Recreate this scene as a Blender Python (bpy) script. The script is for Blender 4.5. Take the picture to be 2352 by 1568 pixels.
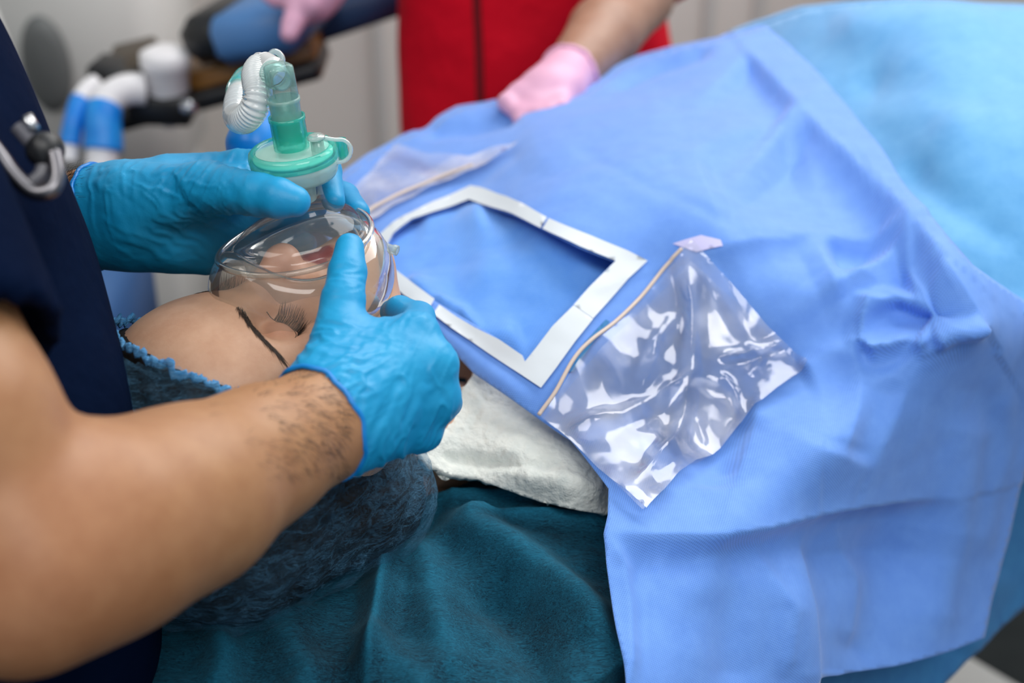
import bpy, math, random
import numpy as np
from mathutils import Vector, Matrix, noise
from mathutils.bvhtree import BVHTree
from mathutils.geometry import delaunay_2d_cdt

for o in list(bpy.data.objects):
    bpy.data.objects.remove(o)
SC = bpy.context.scene
COL = SC.collection
random.seed(7)
rng = np.random.default_rng(7)

# ------------------------------------------------------------------ camera, world, lights, exposure
CZ, PITCH, FPX, TZ = 1.56, math.radians(30), 2352 * 50 / 36, 0.935
cam_d = bpy.data.cameras.new('camera')
cam = bpy.data.objects.new('camera', cam_d)
COL.objects.link(cam)
cam.location = (0, 0, CZ)
cam.rotation_euler = (math.pi / 2 - PITCH, 0, 0)
cam_d.lens, cam_d.sensor_width = 50, 36
cam_d.clip_start = 0.05
cam_d.dof.use_dof = True
cam_d.dof.focus_distance = 0.94
cam_d.dof.aperture_fstop = 3.7
SC.camera = cam

world = bpy.data.worlds.new('world')
SC.world = world
world.use_nodes = True
wn = world.node_tree.nodes['Background']
wn.inputs['Color'].default_value = (0.80, 0.90, 1.0, 1)
wn.inputs['Strength'].default_value = 0.47

def area(name, loc, target, sx, sy, power, col):
    ld = bpy.data.lights.new(name, 'AREA')
    ld.shape, ld.size, ld.size_y, ld.energy, ld.color = 'RECTANGLE', sx, sy, power, col
    o = bpy.data.objects.new(name, ld)
    COL.objects.link(o)
    o.location = loc
    o.rotation_euler = (Vector(target) - Vector(loc)).to_track_quat('-Z', 'Y').to_euler()
    return o
area('ceiling_light_panel', (0.95, 2.25, 2.7), (0.3, 1.1, 1.0), 2.3, 1.5, 71, (1.0, 0.985, 0.96))
area('fill_light_front', (-0.9, 0.2, 2.75), (0.0, 0.9, 1.0), 1.2, 0.7, 14, (1.0, 0.96, 0.91))  # unseen fill lamp added at front left, brightens the gloved hand
area('fill_light_side', (0.7, -0.4, 2.75), (0.4, 1.5, 0.9), 1.2, 0.7, 22, (1.0, 0.97, 0.94))  # added lamp behind the camera, front fill for assistant and hanging drape
vs = SC.view_settings
vs.view_transform, vs.look, vs.exposure, vs.gamma, vs.use_curve_mapping = 'Standard', 'None', -0.13, 1.0, False
SC.cycles.use_denoising = True
SC.cycles.max_bounces = 10
SC.cycles.transparent_max_bounces = 24
SC.cycles.caustics_reflective = False
SC.cycles.caustics_refractive = False
SC.cycles.sample_clamp_indirect = 6

# ------------------------------------------------------------------ placement helpers
FWD = np.array([0, math.cos(PITCH), -math.sin(PITCH)])
UPV = np.array([0, math.sin(PITCH), math.cos(PITCH)])
RGT = np.array([1.0, 0, 0])
CAM = np.array([0, 0, CZ])
A = np.array

def P(u, v, d):
    """world point seen at (u, v) of the 2352x1568 frame, d metres deep"""
    u, v, d = np.asarray(u, float), np.asarray(v, float), np.asarray(d, float)
    r = FWD + RGT * ((u - 1176) / FPX)[..., None] + UPV * ((784 - v) / FPX)[..., None]
    return CAM + r * d[..., None]

def dz(u, v, z):
    """depth at which the sight line of (u, v) reaches height z"""
    return (z - CZ) / (-math.sin(PITCH) + math.cos(PITCH) * (784 - np.asarray(v, float)) / FPX)

def proj(p):
    q = np.asarray(p) - CAM
    d = q @ FWD
    return np.stack([1176 + FPX * (q @ RGT) / d, 784 - FPX * (q @ UPV) / d, d], -1)

def nrm(v):
    v = np.asarray(v, float)
    return v / np.linalg.norm(v)

# head frame: RR lateral towards the camera side, LL forehead to chin, NN out of the face
G0 = P(522, 700, 0.917)
NN = nrm([-0.10, -0.02, 1.0])
LL = nrm(A([math.cos(math.radians(42)), math.sin(math.radians(42)), 0]) - NN * (NN @ A([math.cos(math.radians(42)), math.sin(math.radians(42)), 0])))
RR = np.cross(LL, NN)
HB = np.stack([RR, LL, NN])           # rows
def H(p):
    return G0 + np.asarray(p, float) @ HB

# ------------------------------------------------------------------ object helpers
def new_mesh(name, V, F, smooth=True):
    me = bpy.data.meshes.new(name)
    me.from_pydata(np.asarray(V, float).tolist(), [], F.tolist() if hasattr(F, 'tolist') else F)
    if smooth:
        me.shade_smooth()
    me.update()
    return me

def put(name, me, mat, parent=None):
    o = bpy.data.objects.new(name, me)
    COL.objects.link(o)
    if mat is not None and len(me.materials) == 0:
        me.materials.append(mat)
    if parent is not None:
        par = parent
        M0 = Matrix.Identity(4)
        while par is not None:
            M0 = Matrix.Translation(par.location) @ M0
            par = par.parent
        o.parent = parent
        if parent.type == 'EMPTY':
            o.matrix_parent_inverse = M0.inverted()
    return o

def obj(name, V, F, mat, parent=None, smooth=True):
    return put(name, new_mesh(name, V, F, smooth), mat, parent)

def tag(o, label=None, cat=None, group=None, kind=None):
    for k, v in (('label', label), ('category', cat), ('group', group), ('kind', kind)):
        if v:
            o[k] = v
    return o

def thing(name, loc, label, cat, group=None):
    o = bpy.data.objects.new(name, None)
    COL.objects.link(o)
    o.location = Vector(loc)
    o.empty_display_size = 0.05
    return tag(o, label, cat, group)

def join(parts):
    Vs, Fs, n = [], [], 0
    for V, F in parts:
        Vs.append(np.asarray(V, float))
        Fs += [[i + n for i in f] for f in F]
        n += len(V)
    return np.concatenate(Vs), Fs

def spline(pts, n):
    pts = np.asarray(pts, float)
    m = len(pts)
    t = np.linspace(0, m - 1, n)
    i = np.clip(t.astype(int), 0, m - 2)
    f = (t - i)[:, None]
    p0, p1, p2, p3 = pts[np.maximum(i - 1, 0)], pts[i], pts[i + 1], pts[np.minimum(i + 2, m - 1)]
    return 0.5 * (2 * p1 + (p2 - p0) * f + (2 * p0 - 5 * p1 + 4 * p2 - p3) * f ** 2 + (3 * p1 - p0 - 3 * p2 + p3) * f ** 3)

def tube(pts, rad, seg=12, caps=True, closed=False, flat=1.0, up=None):
    pts = np.asarray(pts, float)
    n = len(pts)
    rad = np.broadcast_to(np.asarray(rad, float), (n,))
    if closed:
        T = np.roll(pts, -1, 0) - np.roll(pts, 1, 0)
    else:
        T = np.gradient(pts, axis=0)
    T /= np.linalg.norm(T, axis=1)[:, None] + 1e-12
    a = A([0, 0, 1.0]) if up is None else nrm(up)
    if abs(T[0] @ a) > 0.95 and up is None:
        a = A([1.0, 0, 0])
    Nn = []
    for i in range(n):
        a = a - T[i] * (a @ T[i])
        a = a / (np.linalg.norm(a) + 1e-12)
        Nn.append(a)
    Nn = np.array(Nn)
    B = np.cross(T, Nn)
    th = np.arange(seg) * 2 * math.pi / seg
    V = pts[:, None] + rad[:, None, None] * (np.cos(th)[None, :, None] * B[:, None] + flat * np.sin(th)[None, :, None] * Nn[:, None])
    V = V.reshape(-1, 3)
    F = []
    for i in range(n if closed else n - 1):
        j = (i + 1) % n
        for k in range(seg):
            l = (k + 1) % seg
            F.append([i * seg + k, i * seg + l, j * seg + l, j * seg + k])
    if caps and not closed:
        F.append(list(range(seg))[::-1])
        F.append([(n - 1) * seg + k for k in range(seg)])
    return V, F

def lathe(prof, org, axis, seg=48, xdir=None, sq=0.0):
    """prof: (radius, height) pairs; sq rounds the section towards a square"""
    axis = nrm(axis)
    x = nrm(np.cross(axis, A([0.3, 1, 0.1]))) if xdir is None else nrm(xdir - axis * (axis @ xdir))
    y = np.cross(axis, x)
    th = np.arange(seg) * 2 * math.pi / seg
    c, s = np.cos(th), np.sin(th)
    k = 1.0
    if sq:
        m = np.maximum(abs(c), abs(s))
        k = (1 - sq) + sq * np.minimum(1 / m, 1.22)
    V = [org + axis * h + r * k[:, None] * (c[:, None] * x + s[:, None] * y) if sq else org + axis * h + r * (c[:, None] * x + s[:, None] * y) for r, h in prof]
    V = np.concatenate(V)
    F = []
    for i in range(len(prof) - 1):
        for j in range(seg):
            l = (j + 1) % seg
            F.append([i * seg + j, i * seg + l, (i + 1) * seg + l, (i + 1) * seg + j])
    return V, F

def box(c, half, axes=None, bev=0.0):
    """bevelled box: centre, half sizes, axes rows"""
    X = np.eye(3) if axes is None else np.asarray(axes)
    h = np.asarray(half, float)
    b = min(bev, h.min() * 0.9)
    V, F = [], []
    idx = {}
    for sx in (-1, 1):
        for sy in (-1, 1):
            for sz in (-1, 1):
                s = A([sx, sy, sz])
                for ax in range(3):
                    q = s * (h - b)
                    q[ax] = s[ax] * h[ax]
                    idx[(sx, sy, sz, ax)] = len(V)
                    V.append(q)
    V = np.array(V)
    def face(ids):
        q = V[ids]
        n = np.cross(q[1] - q[0], q[2] - q[0])
        F.append(list(ids) if n @ q.mean(0) > 0 else list(ids)[::-1])
    for ax in range(3):
        o1, o2 = [a for a in range(3) if a != ax]
        for s in (-1, 1):
            ids = []
            for a, bb in ((-1, -1), (1, -1), (1, 1), (-1, 1)):
                k = [0, 0, 0]
                k[ax], k[o1], k[o2] = s, a, bb
                ids.append(idx[(*k, ax)])
            face(ids)
        for a in (-1, 1):
            for bb in (-1, 1):
                k0, k1 = [0, 0, 0], [0, 0, 0]
                k0[o1] = k1[o1] = a
                k0[o2] = k1[o2] = bb
                k0[ax], k1[ax] = -1, 1
                face([idx[(*k0, o1)], idx[(*k1, o1)], idx[(*k1, o2)], idx[(*k0, o2)]])
    for sx in (-1, 1):
        for sy in (-1, 1):
            for sz in (-1, 1):
                face([idx[(sx, sy, sz, a)] for a in range(3)])
    return c + V @ X, F

# ------------------------------------------------------------------ signed-distance modelling
def smin(a, b, k):
    h = np.clip(0.5 + 0.5 * (b - a) / k, 0, 1)
    return b * (1 - h) + a * h - k * h * (1 - h)
def smax(a, b, k):
    return -smin(-a, -b, k)
def rc(p, a, b, ra, rb):
    a, b = np.asarray(a, np.float32), np.asarray(b, np.float32)
    ba = b - a
    t = np.clip(((p - a) @ ba) / (ba @ ba), 0, 1)
    return np.linalg.norm(p - a - t[:, None] * ba, axis=1) - (ra + (rb - ra) * t)
def ball(p, c, r):
    return np.linalg.norm(p - np.asarray(c, np.float32), axis=1) - r
def ell(p, c, r, Mx=None):
    q = p - np.asarray(c, np.float32)
    if Mx is not None:
        q = q @ np.asarray(Mx, np.float32).T
    r = np.asarray(r, np.float32)
    k0 = np.linalg.norm(q / r, axis=1)
    k1 = np.linalg.norm(q / r ** 2, axis=1) + 1e-9
    return k0 * (k0 - 1) / k1

def surface_nets(Fv, lo, h):
    nx, ny, nz = Fv.shape
    ins = Fv < 0
    cs = np.zeros((nx - 1, ny - 1, nz - 1), np.int8)
    for i in (0, 1):
        for j in (0, 1):
            for k in (0, 1):
                cs += ins[i:nx - 1 + i, j:ny - 1 + j, k:nz - 1 + k]
    act = np.argwhere((cs > 0) & (cs < 8))
    vid = -np.ones(cs.shape, np.int64)
    vid[tuple(act.T)] = np.arange(len(act))
    acc = np.zeros((len(act), 3))
    cnt = np.zeros(len(act))
    corners = [(i, j, k) for i in (0, 1) for j in (0, 1) for k in (0, 1)]
    for c0 in corners:
        for ax in range(3):
            if c0[ax]:
                continue
            c1 = list(c0)
            c1[ax] = 1
            f0 = Fv[tuple((act + c0).T)]
            f1 = Fv[tuple((act + c1).T)]
            m = (f0 < 0) != (f1 < 0)
            t = f0[m] / (f0[m] - f1[m])
            q = np.tile(A(c0, float), (m.sum(), 1))
            q[:, ax] += t
            acc[m] += q
            cnt[m] += 1
    V = lo + (act + acc / cnt[:, None]) * h
    faces = []
    for ax in range(3):
        o1, o2 = (ax + 1) % 3, (ax + 2) % 3
        s0, s1 = [slice(None)] * 3, [slice(None)] * 3
        s0[ax], s1[ax] = slice(0, -1), slice(1, None)
        a, b = ins[tuple(s0)], ins[tuple(s1)]
        e = np.argwhere(a != b)
        e = e[(e[:, o1] > 0) & (e[:, o2] > 0) & (e[:, o1] < Fv.shape[o1] - 1) & (e[:, o2] < Fv.shape[o2] - 1)]
        u, w = np.zeros(3, int), np.zeros(3, int)
        u[o1], w[o2] = 1, 1
        q = np.stack([vid[tuple((e - u - w).T)], vid[tuple((e - w).T)], vid[tuple(e.T)], vid[tuple((e - u).T)]], 1)
        flip = ~a[tuple(e.T)]
        q[flip] = q[flip][:, ::-1]
        faces.append(q)
    return V, np.concatenate(faces)

def laplace(V, F, it=1, lam=0.5):
    F = np.asarray(F)
    e = np.concatenate([F[:, [0, 1]], F[:, [1, 2]], F[:, [2, 3]], F[:, [3, 0]]])
    for k in range(it * 2):
        s = np.zeros_like(V)
        c = np.zeros(len(V))
        np.add.at(s, e[:, 0], V[e[:, 1]])
        np.add.at(s, e[:, 1], V[e[:, 0]])
        np.add.at(c, e[:, 0], 1)
        np.add.at(c, e[:, 1], 1)
        V = V + (lam if k % 2 == 0 else -lam * 1.04) * (s / c[:, None] - V)
    return V

def sdf_mesh(fn, lo, hi, h, it=1, mirror=False):
    lo, hi = np.asarray(lo, float).copy(), np.asarray(hi, float)
    if mirror:
        lo[0] = 0.0
    n = np.ceil((hi - lo) / h).astype(int) + 1
    ax = [(lo[i] + np.arange(n[i]) * h).astype(np.float32) for i in range(3)]
    Fv = np.empty(n, np.float32)
    chunk = max(1, int(400000 / (n[1] * n[2])))
    for i in range(0, n[0], chunk):
        X = np.stack(np.meshgrid(ax[0][i:i + chunk], ax[1], ax[2], indexing='ij'), -1)
        Fv[i:i + chunk] = fn(X.reshape(-1, 3)).reshape(X.shape[:3])
    if mirror:
        Fv = np.concatenate([Fv[:0:-1], Fv], 0)
        lo[0] = -(n[0] - 1) * h
    V, F = surface_nets(Fv, lo, h)
    if it:
        V = laplace(V, F, it)
    return V, F

def vnormals(V, F):
    F = np.asarray(F)
    n = np.cross(V[F[:, 1]] - V[F[:, 0]], V[F[:, 2]] - V[F[:, 0]])
    N = np.zeros_like(V)
    for k in range(F.shape[1]):
        np.add.at(N, F[:, k], n)
    return N / (np.linalg.norm(N, axis=1)[:, None] + 1e-12)

def fbm(V, sc, oct=3, seed=0.0):
    out = np.empty(len(V))
    for i, p in enumerate(V):
        out[i] = noise.fractal(Vector((p[0] * sc + seed, p[1] * sc + seed * 1.7, p[2] * sc)), 1.0, 2.0, oct)
    return out

def ring_on_sdf(fn, c, axis, n=48, rmax=0.12, off=0.0):
    """loop of points where the surface fn=0 meets the plane through c across axis"""
    axis = nrm(axis)
    x = nrm(np.cross(axis, A([0.2, 0.3, 1])))
    y = np.cross(axis, x)
    out = []
    th = np.arange(n) * 2 * math.pi / n
    D = np.cos(th)[:, None] * x + np.sin(th)[:, None] * y
    rs = np.linspace(0.001, rmax, 240)
    best = np.full(n, rmax)
    for i in range(n):
        f = fn((c + rs[:, None] * D[i]).astype(np.float32))
        k = np.argmax(f > 0)
        if f[k] > 0:
            best[i] = rs[k]
    return c + (best + off)[:, None] * D

# ------------------------------------------------------------------ materials
def ramp(nt, fac, stops):
    r = nt.nodes.new('ShaderNodeValToRGB')
    el = r.color_ramp.elements
    while len(el) < len(stops):
        el.new(0.5)
    for e, (p, c) in zip(el, stops):
        e.position, e.color = p, (*c, 1)
    nt.links.new(fac, r.inputs[0])
    return r.outputs[0]

def coords(nt, kind='Object', scale=(1, 1, 1), rot=(0, 0, 0)):
    tc = nt.nodes.new('ShaderNodeTexCoord')
    mp = nt.nodes.new('ShaderNodeMapping')
    mp.inputs['Scale'].default_value = scale
    mp.inputs['Rotation'].default_value = rot
    nt.links.new(tc.outputs[kind], mp.inputs['Vector'])
    return mp.outputs[0]

def noise_tex(nt, vec, scale, detail=4, rough=0.55, dist=0.0):
    n = nt.nodes.new('ShaderNodeTexNoise')
    n.inputs['Scale'].default_value = scale
    n.inputs['Detail'].default_value = detail
    n.inputs['Roughness'].default_value = rough
    n.inputs['Distortion'].default_value = dist
    if vec is not None:
        nt.links.new(vec, n.inputs['Vector'])
    return n.outputs['Fac']

def bump(nt, bs, height, strength, dist):
    b = nt.nodes.new('ShaderNodeBump')
    b.inputs['Strength'].default_value = strength
    b.inputs['Distance'].default_value = dist
    nt.links.new(height, b.inputs['Height'])
    prev = bs.inputs['Normal'].links
    if prev:
        nt.links.new(prev[0].from_socket, b.inputs['Normal'])
    nt.links.new(b.outputs[0], bs.inputs['Normal'])

def mix_col(nt, fac, a, b, mode='MIX'):
    m = nt.nodes.new('ShaderNodeMix')
    m.data_type, m.blend_type = 'RGBA', mode
    for s, v in ((m.inputs[0], fac), (m.inputs[6], a), (m.inputs[7], b)):
        if hasattr(v, 'is_linked'):
            nt.links.new(v, s)
        elif isinstance(v, (int, float)):
            s.default_value = v
        else:
            s.default_value = (*v, 1)
    return m.outputs[2]

def math_node(nt, op, a, b=None, clamp=False):
    m = nt.nodes.new('ShaderNodeMath')
    m.operation, m.use_clamp = op, clamp
    for s, v in zip(m.inputs, (a, b)):
        if v is None:
            continue
        if hasattr(v, 'is_linked'):
            nt.links.new(v, s)
        else:
            s.default_value = v
    return m.outputs[0]

def M(name, col, rough=0.5, metal=0.0, col2=None, nscale=20, bmp=None, sheen=0.0, sss=0.0, spec=0.5, coat=0.0, stretch=(1, 1, 1), sheen_tint=None):
    m = bpy.data.materials.new(name)
    m.use_nodes = True
    nt = m.node_tree
    bs = nt.nodes['Principled BSDF']
    bs.inputs['Base Color'].default_value = (*col, 1)
    bs.inputs['Roughness'].default_value = rough
    bs.inputs['Metallic'].default_value = metal
    bs.inputs['Specular IOR Level'].default_value = spec
    bs.inputs['Coat Weight'].default_value = coat
    if sheen:
        bs.inputs['Sheen Weight'].default_value = sheen
        bs.inputs['Sheen Roughness'].default_value = 0.5
        if sheen_tint:
            bs.inputs['Sheen Tint'].default_value = (*sheen_tint, 1)
    if sss:
        bs.inputs['Subsurface Weight'].default_value = sss
        bs.inputs['Subsurface Radius'].default_value = (0.010, 0.0045, 0.0022)
        bs.inputs['Subsurface Scale'].default_value = 0.6
    if col2 is not None:
        f = noise_tex(nt, coords(nt, scale=stretch), nscale)
        nt.links.new(ramp(nt, f, [(0.32, col), (0.68, col2)]), bs.inputs['Base Color'])
    if bmp:
        for sc, st, ds in (bmp if isinstance(bmp[0], tuple) else (bmp,)):
            bump(nt, bs, noise_tex(nt, coords(nt, scale=stretch), sc), st, ds)
    return m

def clear(name, tint=(1, 1, 1), base=0.03, gain=0.9, blend=0.22, rough=0.04, milk=0.0, milk_col=(0.9, 0.95, 0.95), back=0.5, edge=None, bmp=None, patch=None):
    """thin-walled plastic film: transparent body, mirror-like skin, optional milky scatter"""
    m = bpy.data.materials.new(name)
    m.use_nodes = True
    nt = m.node_tree
    nt.nodes.remove(nt.nodes['Principled BSDF'])
    out = nt.nodes['Material Output']
    tr = nt.nodes.new('ShaderNodeBsdfTransparent')
    gl = nt.nodes.new('ShaderNodeBsdfGlossy')
    gl.inputs['Roughness'].default_value = rough
    lw = nt.nodes.new('ShaderNodeLayerWeight')
    lw.inputs['Blend'].default_value = blend
    tr.inputs['Color'].default_value = (*tint, 1)
    if edge is not None:
        nt.links.new(mix_col(nt, math_node(nt, 'POWER', lw.outputs['Facing'], 2.5), tint, edge), tr.inputs['Color'])
    fac = math_node(nt, 'ADD', math_node(nt, 'MULTIPLY', lw.outputs['Fresnel'], gain), base, True)
    if bmp:
        for sc, st, ds in bmp:
            bb = nt.nodes.new('ShaderNodeBump')
            bb.inputs['Strength'].default_value = st
            bb.inputs['Distance'].default_value = ds
            nt.links.new(noise_tex(nt, coords(nt), sc, 3), bb.inputs['Height'])
            nt.links.new(bb.outputs[0], gl.inputs['Normal'])
    body = tr.outputs[0]
    if milk:
        df = nt.nodes.new('ShaderNodeBsdfTranslucent')
        df.inputs['Color'].default_value = (*milk_col, 1)
        d2 = nt.nodes.new('ShaderNodeBsdfDiffuse')
        d2.inputs['Color'].default_value = (*milk_col, 1)
        ad = nt.nodes.new('ShaderNodeMixShader')
        ad.inputs[0].default_value = 1 - back
        nt.links.new(df.outputs[0], ad.inputs[1])
        nt.links.new(d2.outputs[0], ad.inputs[2])
        mx = nt.nodes.new('ShaderNodeMixShader')
        if patch:
            f = noise_tex(nt, coords(nt), patch, 4)
            nt.links.new(math_node(nt, 'MULTIPLY', ramp(nt, f, [(0.4, (0.3,) * 3), (0.7, (1.3,) * 3)]), milk), mx.inputs[0])
        else:
            mx.inputs[0].default_value = milk
        nt.links.new(body, mx.inputs[1])
        nt.links.new(ad.outputs[0], mx.inputs[2])
        body = mx.outputs[0]
    ms = nt.nodes.new('ShaderNodeMixShader')
    nt.links.new(fac, ms.inputs[0])
    nt.links.new(body, ms.inputs[1])
    nt.links.new(gl.outputs[0], ms.inputs[2])
    nt.links.new(ms.outputs[0], out.inputs['Surface'])
    return m

def drape_mat(name, c_dark, c_light, dots=True, pitch=0.00155, sheen=0.35):
    m = M(name, c_light, 0.62, sheen=sheen, spec=0.3, sheen_tint=(0.8, 0.88, 1.0))
    nt = m.node_tree
    bs = nt.nodes['Principled BSDF']
    base = ramp(nt, noise_tex(nt, coords(nt), 60, 5, 0.7), [(0.3, c_dark), (0.7, c_light)])
    if dots:
        vo = nt.nodes.new('ShaderNodeTexVoronoi')
        vo.voronoi_dimensions = '2D'
        vo.inputs['Scale'].default_value = 1.0
        vo.inputs['Randomness'].default_value = 0.0
        nt.links.new(coords(nt, 'UV', (1 / pitch, 1 / pitch, 1), (0, 0, 0.6)), vo.inputs['Vector'])
        f = ramp(nt, vo.outputs['Distance'], [(0.18, (1, 1, 1)), (0.42, (0, 0, 0))])
        base = mix_col(nt, math_node(nt, 'MULTIPLY', f, 0.55), base, tuple(0.55 * x for x in c_dark))
        bump(nt, bs, vo.outputs['Distance'], 0.25, 0.0003)
    nt.links.new(base, bs.inputs['Base Color'])
    bump(nt, bs, noise_tex(nt, coords(nt), 45, 4), 0.12, 0.004)
    return m

def glove_mat(name, c1, c2):
    m = M(name, c1, 0.45, spec=0.38)
    nt = m.node_tree
    bs = nt.nodes['Principled BSDF']
    nt.links.new(ramp(nt, noise_tex(nt, coords(nt), 40, 4), [(0.3, c1), (0.7, c2)]), bs.inputs['Base Color'])
    bump(nt, bs, noise_tex(nt, coords(nt), 900, 2), 0.15, 0.0004)
    bump(nt, bs, noise_tex(nt, coords(nt), 120, 3, 0.6, 1.2), 0.10, 0.0012)
    return m

def skin_mat(name, base):
    m = M(name, base, 0.46, sss=0.12, spec=0.42)
    nt = m.node_tree
    bs = nt.nodes['Principled BSDF']
    at = nt.nodes.new('ShaderNodeAttribute')
    at.attribute_name = 'tint'
    mott = ramp(nt, noise_tex(nt, coords(nt), 55, 5, 0.65), [(0.3, tuple(x * y for x, y in zip(base, (0.9, 0.82, 0.78)))), (0.7, tuple(min(1, x * y) for x, y in zip(base, (1.06, 1.06, 1.06))))])
    nt.links.new(mix_col(nt, 1.0, mott, at.outputs['Color'], 'MULTIPLY'), bs.inputs['Base Color'])
    bump(nt, bs, noise_tex(nt, coords(nt), 1100, 3), 0.18, 0.0005)
    return m

def set_tint(me, cols):
    at = me.color_attributes.new('tint', 'FLOAT_COLOR', 'POINT')
    c = np.ones((len(me.vertices), 4), np.float32)
    c[:, :3] = cols
    at.data.foreach_set('color', c.ravel())

def fibre_mat(name, dark, light, alpha=1.0, sc=260):
    """spun non-woven sheet: crossing stretched fibres over a darker ground"""
    m = M(name, dark, 0.8, sheen=0.08, spec=0.1, sheen_tint=(0.5, 0.85, 1.0))
    nt = m.node_tree
    bs = nt.nodes['Principled BSDF']
    f1 = noise_tex(nt, coords(nt, scale=(0.16, 1, 1), rot=(0, 0, 0.5)), sc, 4, 0.7, 2.0)
    f2 = noise_tex(nt, coords(nt, scale=(0.3, 1, 1), rot=(0, 0, -0.3)), sc * 0.7, 4, 0.7, 3.0)
    f3 = noise_tex(nt, coords(nt), 13, 3)
    f = math_node(nt, 'ADD', math_node(nt, 'MULTIPLY', math_node(nt, 'MAXIMUM', f1, f2), 0.75), math_node(nt, 'MULTIPLY', f3, 0.35))
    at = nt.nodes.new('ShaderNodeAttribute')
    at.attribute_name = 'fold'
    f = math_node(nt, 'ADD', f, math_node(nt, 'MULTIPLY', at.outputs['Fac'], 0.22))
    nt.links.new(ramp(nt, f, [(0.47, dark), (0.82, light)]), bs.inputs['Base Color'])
    if alpha < 1:
        g = noise_tex(nt, coords(nt, scale=(0.5, 0.5, 1.6), rot=(0.3, 0.2, 0.7)), 70, 4, 0.6, 0.8)
        rdg = math_node(nt, 'SUBTRACT', 1.0, math_node(nt, 'ABSOLUTE', math_node(nt, 'MULTIPLY', math_node(nt, 'SUBTRACT', g, 0.5), 9.0)), True)
        al = math_node(nt, 'ADD', ramp(nt, f, [(0.45, (alpha - 0.16,) * 3), (0.78, (min(1, alpha + 0.2),) * 3)]), math_node(nt, 'MULTIPLY', math_node(nt, 'POWER', rdg, 2.0), 0.20), True)
        nt.links.new(al, bs.inputs['Alpha'])
        bump(nt, bs, rdg, 0.35, 0.002)
    bump(nt, bs, f1, 0.35, 0.0012)
    return m

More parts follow.
